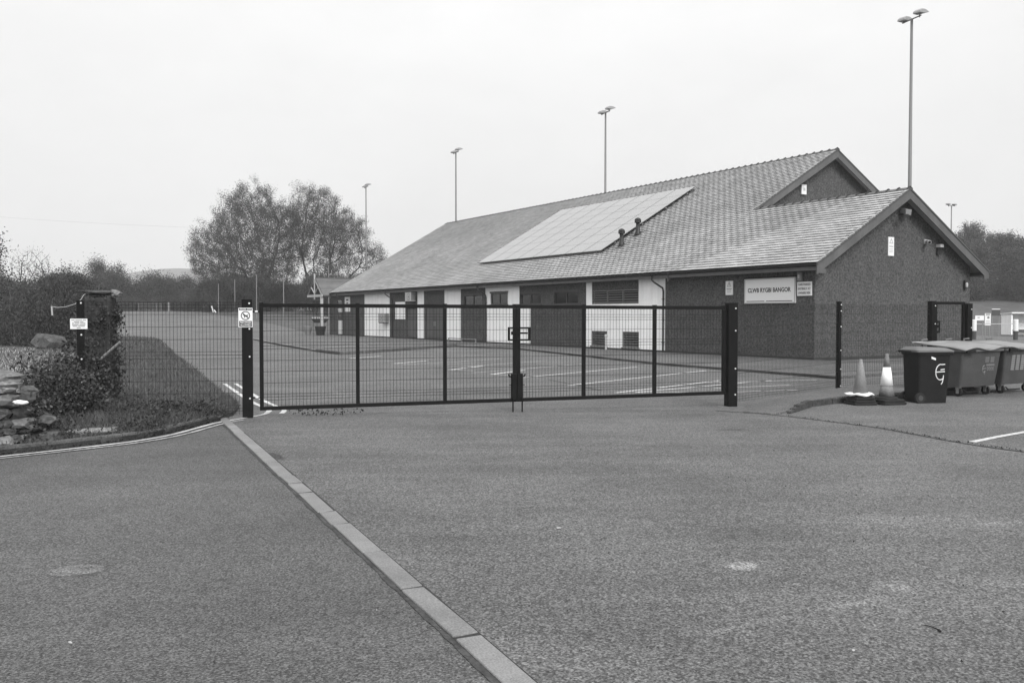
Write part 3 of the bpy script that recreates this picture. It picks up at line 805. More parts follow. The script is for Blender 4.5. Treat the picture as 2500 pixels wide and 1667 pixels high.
MB().box(-0.06, 0.0, -w/2-0.02, w/2+0.02, h/2+0.002, h/2+0.05).build('hood', M['void'], sg)
def pict_sign(name, label, s0, s1, z0, z1):
    r, w, h, fx = front_sign(name, label, s0, s1, z0, z1)
    t = []
    c = (0.0, h*0.22); k = w*0.36
    out = [Vector((c[0]+k*math.sin(a), c[1]+k*math.cos(a))) for a in (0, 2.0944, 4.18879)]
    inn = [Vector(c) + (p-Vector(c))*0.72 for p in out]
    b = MB()
    for i in range(3):
        j = (i+1) % 3; b.add([(fx-0.003, p.x, p.y) for p in (out[i], out[j], inn[j], inn[i])], [(0,1,2,3)])
    b.build('triangle', M['inkmid'], r)
    MB().box(fx-0.004, fx-0.001, -0.012, 0.012, c[1]-0.03, c[1]+0.06).build('figure', M['ink'], r)
    bars(r, fx, -h*0.06, w*0.7, 0.02, 0, 'ink')
    for q in (0.16, 0.24, 0.32): bars(r, fx, -h*q, w*0.6, 0.012, 0, 'inkmid')
    return r
pict_sign('warning_sign', 'small white warning sign with triangle left of the club name board', 4.06, 4.46, 2.52, 3.08)
sg, w, h, fx = front_sign('parking_sign', 'small white parking notice between club name board and wall corner', 0.10, 0.77, 2.42, 2.93)
for i, tx in enumerate(('CARS PARKED', 'ENTIRELY AT', 'OWNERS RISK')): put_text(sg, tx, 0.115, 0, fx, 0.155 - 0.155*i, M['inkmid'], 0.58, 0.003)
nb, w, h, fx = front_sign('notice_board', 'narrow white notice on dark wall near the far porch', 46.35, 47.5, 2.0, 3.18)
bars(nb, fx, 0.35, 0.5, 0.12); bars(nb, fx, 0.1, 0.35, 0.1)
# gable-end sign (faces the near end): built on a frame turned a quarter
GAZ = AZ + math.pi/2
def gable_thing(name, label, cat, t, z, s=-0.012): return thing(name, label, cat, W(t, s, z), GAZ)
# local of GAZ frame: x = +s, y = -t ; facing -x
gs = gable_thing('warning_sign', 'small white warning sign high on the near gable wall', 'sign', 4.22, 4.35)
MB().box(-0.03, 0, -0.17, 0.17, -0.36, 0.36).build('board', M['sign'], gs)
b = MB()
for i in range(3):
    out = [Vector((0.13*math.sin(a), 0.18+0.13*math.cos(a))) for a in (0, 2.0944, 4.18879)]; inn = [Vector((0,0.18)) + (p-Vector((0,0.18)))*0.72 for p in out]
    j = (i+1) % 3; b.add([(-0.034, p.x, p.y) for p in (out[i], out[j], inn[j], inn[i])], [(0,1,2,3)])
b.build('triangle', M['inkmid'], gs)
bars(gs, -0.03, 0.0, 0.24, 0.02)
for q in (0.1, 0.16, 0.22): bars(gs, -0.03, -q, 0.22, 0.012, 0, 'inkmid')
fl = gable_thing('gable_floodlight', 'dark floodlight under the peak of the near gable', 'light', 4.80, 5.72)
MB().box(-0.12, 0, -0.05, 0.05, -0.05, 0.05).build('arm', M['mid'], fl)
MB().hexa([(-0.34,-0.16,-0.16),(-0.12,-0.16,-0.05),(-0.12,0.16,-0.05),(-0.34,0.16,-0.16)], [(-0.36,-0.18,0.05),(-0.12,-0.14,0.12),(-0.12,0.14,0.12),(-0.36,0.18,0.05)]).build('housing', M['mid'], fl)
MB().box(-0.5,-0.3, 0.2,0.5,-0.22,-0.16).build('sensor', M['gutter'], fl)
al = thing('alarm_box', 'pale alarm box on the upper gable behind the lower ridge', 'alarm', W(8.35, SM+0.47, 7.75), GAZ)
MB().box(-0.09, 0, -0.17, 0.17, -0.24, 0.24).build('case', M['sign'], al, bevel=0.02)
MB().box(-0.1, -0.091, -0.07, 0.07, -0.06, 0.08).build('badge', M['pale'], al)
for t in (5.0, 6.3): pass
cc = gable_thing('security_camera', 'white bullet camera on the right of the near gable wall', 'camera', 6.35, 4.62)
MB().box(-0.04, 0, -0.09, 0.09, -0.09, 0.09).build('bracket', M['pale'], cc)
MB().tube([(-0.05, -0.02, 0.0), (-0.22, 0.12, -0.02), (-0.36, 0.25, -0.05)], 0.075, 12).build('housing', M['pale'], cc)
MB().tube([(-0.36, 0.25, -0.05), (-0.40, 0.285, -0.057)], 0.05, 12).build('lens', M['void'], cc)
pl = gable_thing('gable_lamp', 'small pale lamp with dark base right of the camera', 'light', 7.15, 4.42)
MB().box(-0.07, 0, -0.09, 0.09, -0.3, 0.0).build('base', M['gutter'], pl); MB().box(-0.2, 0, -0.11, 0.11, 0.0, 0.12).build('head', M['pale'], pl)
bl = gable_thing('bulkhead_lamp', 'dark bulkhead lamp near the far edge of the gable wall', 'light', 8.95, 2.95)
MB().box(-0.09, 0, -0.06, 0.06, -0.2, 0.2).build('base', M['gutter'], bl, bevel=0.02); MB().lathe([(0.05,-0.08),(0.06,0.05),(0.03,0.1)], 10, (-0.11, 0)).build('lens', M['pale'], bl)
wl = thing('wall_lamp', 'small grey wall lamp above the parking notice', 'light', W(-0.01, 0.62, 3.06), AZ)
MB().box(-0.11, 0, -0.10, 0.10, -0.1, 0.24).build('body', M['mid'], wl, bevel=0.02); MB().box(-0.13, -0.111, -0.04, 0.04, 0.0, 0.14).build('lens', M['pale'], wl)
sn = thing('eaves_sensor', 'small dark sensor under the eaves right of the warning sign', 'sensor', W(-0.01, 3.85, 3.2), AZ)
MB().lathe([(0.05,-0.06),(0.07,0.0),(0.05,0.06)], 10, (-0.06, 0)).build('dome', M['frame'], sn); MB().box(-0.03, 0, -0.04, 0.04, -0.04, 0.04).build('plate', M['frame'], sn)
# air-conditioning units
def ac(label, s, z, w, h, d=0.38):
    r = thing('air_conditioner', label, 'air conditioner', W(-0.05, s, z), AZ)
    MB().box(-d, 0.0, -w/2, w/2, 0, h).build('case', M['pale'], r, bevel=0.02)
    cb = MB()
    for k in range(16):
        a0, a1 = 2*math.pi*k/16, 2*math.pi*(k+1)/16; R1, R0 = h*0.4, h*0.34
        cb.add([(-d-0.012, R*math.cos(a)-w*0.12, h/2+R*math.sin(a)) for R, a in ((R1,a0),(R1,a1),(R0,a1),(R0,a0))], [(0,1,2,3)])
    cb.build('grille_ring', M['mid'], r)
    MB().lathe([(h*0.12,-0.004),(h*0.12,0.004)], 12).build('hub', M['mid'], r).matrix_local = Matrix.Translation((-d-0.01, -w*0.12, h/2)) @ Matrix.Rotation(R(90), 4, 'Y')
    for y in (-w*0.35, w*0.35): MB().box(-d, 0.045, y-0.02, y+0.02, -0.05, -0.002).build('bracket', M['gutter'], r)
    MB().box(-d+0.02, -0.02, -w/2-0.012, -w/2-0.001, 0.06, h-0.06).build('side_vent', M['mid'], r)
    return r
ac('grey air conditioner bracketed low on white wall by downpipe', 39.1, 1.18, 1.1, 0.68)
ac('pale air conditioner fixed high under the eaves', 34.4, 2.66, 0.95, 0.62)
# stub pipe in front of the vents, planters, ramp rail
b = thing('vent_post', 'short pale pipe standing between the two wall vents', 'pipe', W(-0.42, 11.95, 0.085), AZ)
MB().lathe([(0.055,0),(0.055,0.60),(0.075,0.61),(0.075,0.70),(0.02,0.73)], 12).build('pipe', M['pale'], b)
pb = thing('planter_tub', 'dark round planter tub beside the porch post', 'planter', W(-1.6, 48.9, 0.085), 0)
MB().lathe([(0.33,0),(0.42,0.5),(0.46,0.72),(0.40,0.74),(0.38,0.66)], 18).build('tub', M['gutter'], pb)
pb2 = thing('planter_urn', 'pale planter urn behind the dark tub at the porch', 'planter', W(-1.9, 51.2, 0.085), 0)
MB().lathe([(0.2,0),(0.25,0.2),(0.38,0.6),(0.4,0.75),(0.34,0.75)], 18).build('tub', M['mid'], pb2)
# low metal barrier lying by the white wall
rl = thing('low_rail', 'low metal rail on the path before the dark wall', 'rail', W(-0.55, 24.5, 0.085), AZ)
MB().tube([(0,0,0.20),(0,3.6,0.20)], 0.03, 8).build('bar', M['mid'], rl)
for y in (0.05, 1.8, 3.55): MB().box(-0.03,0.03,y-0.03,y+0.03,0,0.2).build('foot', M['mid'], rl)

# ================================================================== GATE AND FENCES
PL, PR = Vector((-4.39, 15.13)), Vector((4.06, 16.90))
gdir = (PR - PL).normalized(); GANG = math.atan2(gdir.y, gdir.x); GLEN = (PR - PL).length
gnrm = Vector((gdir.y, -gdir.x))       # towards the camera
def px_on_gate(px):                    # distance along the gate line seen at a column of the picture
    k = (px - 1250) / FPX
    # PL + gdir*a : x = k*y*~1
    return (k*PL.y - PL.x) / (gdir.x - k*gdir.y)
def bolt_part(par, x, y, z, d=(0,-1,0), r=0.014):
    v = Vector(d)
    return MB().tube([Vector((x,y,z)), Vector((x,y,z)) + v*0.012], r, 8).build('bolt', M['bolt'], par)
def post(label, P, h, w, bolts, group, rz=None, sidebolts=True):
    o = thing('gate_post' if w > 0.11 else 'fence_post', label, 'post', (P[0], P[1], 0), GANG if rz is None else rz, group)
    MB().box(-w/2, w/2, -w/2, w/2, -0.1, h).build('shaft', M['black'], o, bevel=0.008)
    MB().box(-w/2-0.004, w/2+0.004, -w/2-0.004, w/2+0.004, h+0.001, h+0.012).build('cap', M['black'], o)
    for z in bolts: bolt_part(o, w*0.24, -w/2, z)
    return o
pL = post('tall black steel gate post with the no dogs sign', PL, 1.95, 0.165, (1.90, 1.48, 1.02, 0.33), 'posts of the double gate')
pR = post('tall black steel gate post at the clubhouse end of the gate', PR, 1.92, 0.185, (1.83, 1.42, 0.72, 0.24), 'posts of the double gate')
MB().lathe([(0.27,-0.02),(0.24,0.014),(0.1,0.018)], 14).build('footing', M['kerbmid'], pR)
HREL = (0.115, 0.17, 0.22, 0.42, 0.625, 0.826, 1.035, 1.09, 1.145, 1.36, 1.56, 1.61, 1.665)
def meshpanel(x0, x1, zb0, zb1, zt0, zt1, name, par, dx=0.0575, rows=None, r=0.0028):
    b = MB(); n = max(2, int(round((x1-x0)/dx)))
    def lerp(a, c, f): return a + (c-a)*f
    for i in range(1, n):
        f = i/n; x = lerp(x0, x1, f)
        b.tube([(x, 0, lerp(zb0, zb1, f)), (x, 0, lerp(zt0, zt1, f))], r, 4, cap=False)
    zz = rows or [k/1.78 for k in HREL]
    for k in zz:
        off = 0.02 if any(abs(k*1.78-q) < 0.02 for q in (0.17, 1.09, 1.61)) else 0.004
        b.tube([(x0, -off, lerp(zb0, zt0, k)), (x1, -off, lerp(zb1, zt1, k))], r*1.1, 4, cap=False)
    return b.build(name, M['wire'], par)
def gz(f): return 0.115 + 0.125*f, 1.900 - 0.03*f
def leaf(label, xs, hinge_left):
    """xs = distances of the uprights along the gate line"""
    o = thing('gate_leaf', label, 'gate', (PL.x, PL.y, 0), GANG, 'leaves of the double gate')
    x0, x1 = xs[0], xs[-1]; w = 0.062
    f0, f1 = x0/GLEN, x1/GLEN
    (b0, t0), (b1, t1) = gz(f0), gz(f1)
    MB().hexa([(x0-w/2,-w/2,t0-w),(x1+w/2,-w/2,t1-w),(x1+w/2,w/2,t1-w),(x0-w/2,w/2,t0-w)], [(x0-w/2,-w/2,t0),(x1+w/2,-w/2,t1),(x1+w/2,w/2,t1),(x0-w/2,w/2,t0)]).build('top_rail', M['black'], o, bevel=0.004)
    MB().hexa([(x0-w/2,-w/2,b0),(x1+w/2,-w/2,b1),(x1+w/2,w/2,b1),(x0-w/2,w/2,b0)], [(x0-w/2,-w/2,b0+w),(x1+w/2,-w/2,b1+w),(x1+w/2,w/2,b1+w),(x0-w/2,w/2,b0+w)]).build('bottom_rail', M['black'], o, bevel=0.004)
    for x in xs:
        b, t = gz(x/GLEN)
        u = MB().box(x-w/2, x+w/2, -w/2+0.002, w/2-0.002, b+w+0.001, t-w-0.001).build('upright', M['black'], o)
        MB().box(x-w/2-0.003, x+w/2+0.003, -w/2-0.003, w/2+0.003, t+0.001, t+0.014).build('cap', M['black'], u)
    for a, c in zip(xs, xs[1:]):
        (ba, ta), (bc, tc) = gz(a/GLEN), gz(c/GLEN)
        meshpanel(a+w/2, c-w/2, ba+w, bc+w, ta-w, tc-w, 'mesh_panel', o)
    return o
cX = px_on_gate(1261)
xs1 = [px_on_gate(638), px_on_gate(873), px_on_gate(1086), cX-0.034]
xs2 = [cX+0.034, px_on_gate(1425), px_on_gate(1598), px_on_gate(1767)]
leafL = leaf('black mesh gate leaf hung from the post with the no dogs sign', xs1, True)
leafR = leaf('black mesh gate leaf on the right with the lock box', xs2, False)
# hinges
for xl, xp, par in ((xs1[0], 0.0, leafL), (xs2[-1], GLEN, leafR)):
    for z in (1.76, 0.33):
        sg_ = 1 if xp == 0 else -1
        h = MB().tube([(xp, 0, z), (xl, 0, z)], 0.011, 8).build('hinge', M['black'], par)
        MB().tube([(xl-sg_*0.055, 0, z), (xl-sg_*0.10, 0, z)], 0.020, 8).build('nut', M['galv'], h)
# leaf rubbish caught under the left leaf
# lock box, guard frame, drop bolts
lk = MB().box(cX-0.095, cX-0.003, -0.06, 0.06, 0.20, 0.68).build('lock_box', M['black'], leafL, bevel=0.01)
lk2 = MB().box(cX+0.003, cX+0.105, -0.06, 0.06, 0.20, 0.68).build('lock_box', M['black'], leafR, bevel=0.01)
for par, x, sgn in ((lk, cX-0.095, -1), (lk2, cX+0.105, 1)):
    MB().tube([(x,0,0.62),(x+sgn*0.035,-0.01,0.63),(x+sgn*0.05,-0.01,0.67)], 0.014, 6).build('handle', M['black'], par)
    MB().tube([(x,-0.02,0.48),(x+sgn*0.04,-0.02,0.48)], 0.008, 6).build('pin', M['black'], par)
for par, x in ((leafL, cX-0.078), (leafR, cX+0.088)):
    MB().tube([(x,-0.07,0.25),(x,-0.07,-0.02)], 0.013, 8).build('drop_bolt', M['black'], par)
g = MB(); gx0, gx1, gz0, gz1 = cX-0.165, cX+0.245, 1.255, 1.495
for (a, b_, c, d) in ((gx0, gx1, gz1-0.03, gz1), (gx0, gx1, gz0, gz0+0.03), (gx0, gx0+0.04, gz0+0.03, gz1-0.03), (gx1-0.045, gx1, gz0+0.03, gz1-0.03)): g.box(a, b_, -0.05, -0.035, c, d)
g.box(gx0+0.065, gx1-0.055, -0.06, -0.036, 1.375, 1.405)
g.build('latch_guard', M['black'], leafR)
MB().box(gx0+0.055, gx0+0.10, -0.07, -0.052, 1.36, 1.42).build('padlock', M['black'], leafR)

# left fence bay
FL = Vector((-6.95, 14.70))
ld = (PL - FL).normalized(); LANG = math.atan2(ld.y, ld.x); LLEN = (PL - FL).length
fpl = post('black fence post carrying a small white notice beside the ivy stump', FL, 1.93, 0.10, (1.90, 1.39, 1.0, 0.62, 0.05), 'fence posts', LANG)
fe = thing('mesh_fence', 'black wire mesh fence bay between notice post and gate', 'fence', (FL.x, FL.y, 0), LANG, 'mesh fence bays')
FROWS = [0.03, 0.055, 0.08, 0.19, 0.30, 0.41, 0.50, 0.53, 0.56, 0.67, 0.78, 0.89, 0.945, 0.975, 0.998]
meshpanel(0.05, LLEN-0.08, 0.06, 0.06, 1.92, 1.92, 'mesh_panel', fe, rows=FROWS)
# right fence bays
FR = Vector((7.33, 20.46)); G1 = Vector((10.05, 21.85)); G2 = Vector((11.15, 22.35))
rd = (FR - PR); RANG = math.atan2(rd.y, rd.x)
post('thin black fence post with bright bolts before the gable wall', FR, 2.0, 0.085, (1.94,1.80,1.45,0.92,0.5,0.12), 'fence posts', R(27))
fe2 = thing('mesh_fence', 'black wire mesh fence bay from the gate to the thin post', 'fence', (PR.x, PR.y, 0), RANG, 'mesh fence bays')
meshpanel(0.1, rd.length-0.05, 0.08, 0.08, 1.86, 1.95, 'mesh_panel', fe2, rows=FROWS)
rd2 = G1 - FR
fe3 = thing('mesh_fence', 'black wire mesh fence bay between thin post and small side gate', 'fence', (FR.x, FR.y, 0), math.atan2(rd2.y, rd2.x), 'mesh fence bays')
meshpanel(0.05, rd2.length-0.08, 0.08, 0.08, 1.94, 1.94, 'mesh_panel', fe3, rows=FROWS)
sgd = G2 - G1; SANG = math.atan2(sgd.y, sgd.x)
post('black post with latch left of the small side gate', G1, 2.03, 0.14, (1.93, 1.5, 1.0, 0.5), 'side gate posts', SANG)
post('black post right of the small side gate behind the bins', G2, 1.98, 0.17, (1.85, 1.4, 0.9, 0.5), 'side gate posts', SANG)
sgt = thing('side_gate', 'small black mesh side gate behind the wheelie bin', 'gate', (G1.x, G1.y, 0), SANG)
SL = sgd.length
MB().box(0.10, SL-0.12, -0.03, 0.03, 1.97, 2.03).build('top_rail', M['black'], sgt)
MB().box(0.10, SL-0.12, -0.03, 0.03, 0.10, 0.16).build('bottom_rail', M['black'], sgt)
MB().box(0.10, 0.15, -0.03, 0.03, 0.161, 1.969).build('stile', M['black'], sgt); MB().box(SL-0.17, SL-0.12, -0.03, 0.03, 0.161, 1.969).build('stile', M['black'], sgt)
meshpanel(0.15, SL-0.17, 0.16, 0.16, 1.97, 1.97, 'mesh_panel', sgt, rows=FROWS)
MB().box(0.151, 0.24, -0.045, -0.031, 1.28, 1.33).box(0.151, 0.24, -0.045, -0.031, 1.52, 1.57).box(0.20, 0.24, -0.045, -0.031, 1.331, 1.519).box(0.152, 0.195, -0.06, -0.03, 1.40, 1.47).build('latch', M['black'], sgt)
# no dogs sign
nd = thing('no_dogs_sign', 'white sign with crossed out dog reading NO DOGS ALLOWED', 'sign', (PL.x + gnrm.x*0.095 - gdir.x*0.02, PL.y + gnrm.y*0.095 - gdir.y*0.02, 1.665), GANG)
MB().box(-0.112, 0.112, -0.006, 0, -0.16, 0.16).build('plate', M['sign'], nd)
MB().box(-0.10, 0.10, -0.009, -0.007, 0.120, 0.150).build('header', M['ink'], nd)
for k in range(-4, 5):
    if k != 1: MB().box(k*0.019-0.006, k*0.019+0.006, -0.011, -0.0095, 0.129, 0.142).build('print_bar', M['sign'], nd)
b = MB()
for k in range(28):
    a0, a1 = 2*math.pi*k/28, 2*math.pi*(k+1)/28
    b.add([(r_*math.cos(a), -0.009, 0.032 + r_*math.sin(a)) for r_, a in ((0.074,a0),(0.074,a1),(0.060,a1),(0.060,a0))], [(0,1,2,3)])
b.build('ring', M['ink'], nd)
MB().hexa([(-0.052,-0.010,0.076),(-0.044,-0.010,0.084),(0.052,-0.010,-0.012),(0.044,-0.010,-0.020)], [(-0.052,-0.0085,0.076),(-0.044,-0.0085,0.084),(0.052,-0.0085,-0.012),(0.044,-0.0085,-0.020)]).build('slash', M['ink'], nd)
dog = [(-0.045,0.045),(-0.032,0.062),(-0.022,0.060),(-0.012,0.042),(0.026,0.040),(0.044,0.058),(0.047,0.054),(0.034,0.030),(0.040,-0.002),(0.031,-0.002),(0.024,0.020),(-0.008,0.016),(-0.012,-0.004),(-0.021,-0.004),(-0.022,0.026),(-0.030,0.038)]
MB().extr([(x, -0.0095, z) for x, z in dog], (0, 0.0015, 0)).build('dog', M['ink'], nd)
MB().box(-0.10, 0.10, -0.009, -0.007, -0.150, -0.055).build('footer', M['ink'], nd)
for tx, z in (('NO DOGS', -0.080), ('ALLOWED', -0.124)):
    me = text_mesh(tx, 0.045, 0.165, 0.0008, 0.0006)
    for v in me.vertices: x, y, q = v.co; v.co = Vector((x, -q, y))
    o = obj('lettering', me, M['sign'], nd); o.location = (0, -0.0105, z)
# small notice on the left post
ns = thing('post_notice', 'small white notice with rows of print on the fence post', 'sign', (FL.x + 0.0, FL.y - 0.062, 1.565), LANG)
MB().box(-0.13, 0.13, -0.005, 0, -0.083, 0.083).build('plate', M['sign'], ns)
for k, (z, ws) in enumerate(((0.058, (0.05,0.10,0.05)), (0.034, (0.08,0.05)), (0.010, (0.03,0.07,0.08)), (-0.014, (0.10,0.09)), (-0.038, (0.07,0.10)), (-0.062, (0.06,)))):
    tot = sum(ws) + 0.012*(len(ws)-1); x = -tot/2
    for w_ in ws: MB().box(x, x+w_, -0.008, -0.006, z-0.006, z+0.006).build('print_bar', M['inkmid'], ns); x += w_ + 0.012

# raised tarmac tongue at the clubhouse post, with its broken kerb
tongue = [(4.30,16.55,.012),(4.05,16.0,.012),(4.45,15.62,.02),(4.78,15.72,.05),(5.05,16.15,.09),(5.55,16.95,.12),(6.1,17.45,.13),(6.8,17.95,.13),(8.2,18.75,.13),(10.5,20.2,.13),(10.3,21.6,.12),(7.4,20.2,.12),(5.6,18.3,.09),(4.4,17.1,.012)]
tc_ = (5.6, 17.6, 0.10); tn = len(tongue)
struct(MB().add(tongue + [(x, y, -0.02) for x, y, z in tongue] + [tc_], [(i_, (i_+1) % tn, 2*tn) for i_ in range(tn)] + [(i_, (i_+1) % tn, tn+(i_+1) % tn, tn+i_) for i_ in range(tn)]).build('tarmac_tongue', M['path']))
tk = struct(MB().add([(4.78,15.75,0.03),(4.8,15.8,0.03),(4.75,15.8,0.03)], [(0,1,2)]).build('tongue_kerb', M['tar']))
kerb_run([(5.08,16.10),(5.58,16.90),(6.13,17.40),(6.83,17.90),(8.25,18.70),(10.55,20.15)], 0.10, 0.122, M['seam'], tk, step=0.6, jit=0.016, side=1)
kerb_run([(4.80,15.66),(4.94,15.88),(5.08,16.10)], 0.10, 0.065, M['seam'], tk, step=0.3, jit=0.016, side=1)

# ================================================================== CONES AND BINS
def cone(label, x, y, h, body, sleeve, rz, sq=0.27, stack=2):
    o = thing('traffic_cone', label, 'cone', (x, y, 0.008), rz, 'cones beside the bins')
    z = 0.0
    for k in range(stack):
        b = MB(); s_ = sq - 0.02*k
        poly = []
        for cx_, cy_ in ((1,1),(-1,1),(-1,-1),(1,-1)):
            for a in (0, 45, 90):
                ang = R(a) + math.atan2(cy_, cx_) - R(45)
                poly.append((cx_*(s_-0.06) + 0.06*math.cos(ang), cy_*(s_-0.06) + 0.06*math.sin(ang)))
        b.prism(poly, z, z+0.045); b.build('base', M['rubber'], o, bevel=0.01); z += 0.05
    r0, r1 = 0.145, 0.030
    def rad(t): return r0 + (r1-r0)*t
    MB().lathe([(0.21,z),(0.20,z+0.03),(rad(0)+0.012,z+0.05)], 24).build('collar', M['rubber'], o, smooth=False)
    H = h - z
    if sleeve:
        z1, z2 = z + 0.30*H, z + 0.70*H
        MB().lathe([(rad(0),z+0.051),(rad(0.30),z1)], 24).build('lower_body', M['conemid'], o, smooth=True)
        MB().lathe([(rad(0.30)+0.006,z1+0.0005),(rad(0.70)+0.006,z2)], 24).build('sleeve', M['conewhite'], o, smooth=True)
        MB().lathe([(rad(0.70),z2+0.0005),(rad(0.93),z+0.93*H),(0.03,z+0.94*H),(0.036,z+0.985*H),(0.02,z+H)], 20).build('tip', M['conemid'], o, smooth=True)
    else:
        MB().lathe([(rad(0),z+0.051),(rad(0.93),z+0.93*H),(0.03,z+0.94*H),(0.034,z+0.985*H),(0.02,z+H)], 24).build('body', body, o, smooth=True)
    return o
cone('traffic cone with a bright white sleeve beside the wheelie bin', 7.18, 17.45, 0.96, M['conemid'], True, R(18))
c1 = cone('faded plain traffic cone with a white bag on its base', 6.64, 17.35, 0.86, M['conepale'], False, R(10), sq=0.24, stack=3)
bgm = bmesh.new(); bmesh.ops.create_icosphere(bgm, subdivisions=3, radius=1)
for v in bgm.verts:
    n = rnd.uniform(0.9, 1.1); ang = math.atan2(v.co.y, v.co.x)
    v.co = Vector((v.co.x*0.26*n*(1+0.12*math.sin(3*ang)), v.co.y*0.24*n, v.co.z*0.038*n + 0.012*math.sin(5*ang)))
me = bpy.data.meshes.new('bag'); bgm.to_mesh(me); bgm.free()
bo = obj('crumpled_bag', me, M['bag']); bo.location = (6.64, 17.35, 0.20); tag(bo, 'crumpled white bag pulled round the foot of the faded cone', 'bag')

def rr(w, d, r, n=4):
    p = []
    for cx_, cy_, a0 in ((1,1,0),(-1,1,90),(-1,-1,180),(1,-1,270)):
        for k in range(n+1):
            a = R(a0 + 90*k/n); p.append((cx_*(w/2-r) + r*math.cos(a), cy_*(d/2-r) + r*math.sin(a)))
    return p
def loft(rings):
    b = MB(); n = len(rings[0][0])
    for poly, z in rings:
        b.v += [(x, y, z if not callable(z) else z(x, y)) for x, y in poly]
    for i in range(len(rings)-1):
        for k in range(n): b.f.append((i*n+k, i*n+(k+1) % n, (i+1)*n+(k+1) % n, (i+1)*n+k))
    b.f.append(tuple(range(n))[::-1]); b.f.append(tuple((len(rings)-1)*n+k for k in range(n)))
    return b
# wheelie bin: local +x = front, wheels at -x ; sits turned like the clubhouse
wb = thing('wheelie_bin', 'black wheelie bin with grey lid and white letter mark', 'bin', (8.10, 17.85, 0.006), R(9))
sh = lambda poly, dx: [(x+dx, y) for x, y in poly]
loft([(sh(rr(0.60,0.50,0.05), 0.0), 0.0), (sh(rr(0.64,0.52,0.05), 0.01), 0.35), (sh(rr(0.69,0.56,0.05), 0.02), 0.93)]).build('body', M['binblack'], wb)
loft([(sh(rr(0.76,0.60,0.05), 0.03), 0.93), (sh(rr(0.77,0.61,0.05), 0.03), 0.985)]).build('rim', M['binblack'], wb)
loft([(sh(rr(0.80,0.62,0.06), 0.03), 0.988), (sh(rr(0.80,0.62,0.06), 0.03), lambda x, y: 1.02 - 0.02*x), (sh(rr(0.62,0.46,0.08), 0.0), lambda x, y: 1.075 - 0.03*x)]).build('lid', M['lidgrey'], wb)
MB().tube([(-0.42,-0.2,0.98),(-0.45,-0.2,1.0),(-0.45,0.2,1.0),(-0.42,0.2,0.98)], 0.018, 8).build('handle', M['binblack'], wb)
for y in (-0.245, 0.245):
    w_ = MB().tube([(-0.27,y-0.03,0.10),(-0.27,y+0.03,0.10)], 0.10, 18).build('wheel', M['rubber'], wb)
    MB().tube([(-0.27,y-0.036,0.10),(-0.27,y+0.036,0.10)], 0.05, 12).build('hub', M['frame'], w_)
def strokes(par, pts_list, plane, m, r, name='logo'):
    b = MB()
    for pts in pts_list: b.tube([plane(x, z) for x, z in pts], r, 5)
    return b.build(name, m, par)
yf = -0.283
def arc(cx_, cz, rx, rz_, a0, a1, n=12): return [(cx_ + rx*math.cos(R(a0+(a1-a0)*k/n)), cz + rz_*math.sin(R(a0+(a1-a0)*k/n))) for k in range(n+1)]
lx, lz = 0.14, 0.60
strokes(wb, [arc(lx, lz, 0.10, 0.15, 75, 285), [(lx+0.025,lz+0.145),(lx+0.09,lz+0.15)], [(lx-0.09,lz),(lx+0.09,lz+0.01)], [(lx+0.0,lz+0.045),(lx+0.085,lz+0.055)], [(lx+0.025,lz-0.145),(lx+0.06,lz-0.12),(lx+0.065,lz-0.06)], [(lx+0.06,lz-0.12),(lx+0.045,lz-0.2),(lx+0.02,lz-0.235)]],
        lambda x, z: (x, -(0.26 + (z-0.35)*0.0345) - 0.002, z), M['sign'], 0.0095)
MB().hexa([(-0.06,-0.285,0.86),(0.03,-0.285,0.83),(0.03,-0.285,0.87),(-0.06,-0.285,0.905)], [(-0.06,-0.270,0.86),(0.03,-0.270,0.83),(0.03,-0.270,0.87),(-0.06,-0.270,0.905)]).build('sticker', M['sign'], wb)
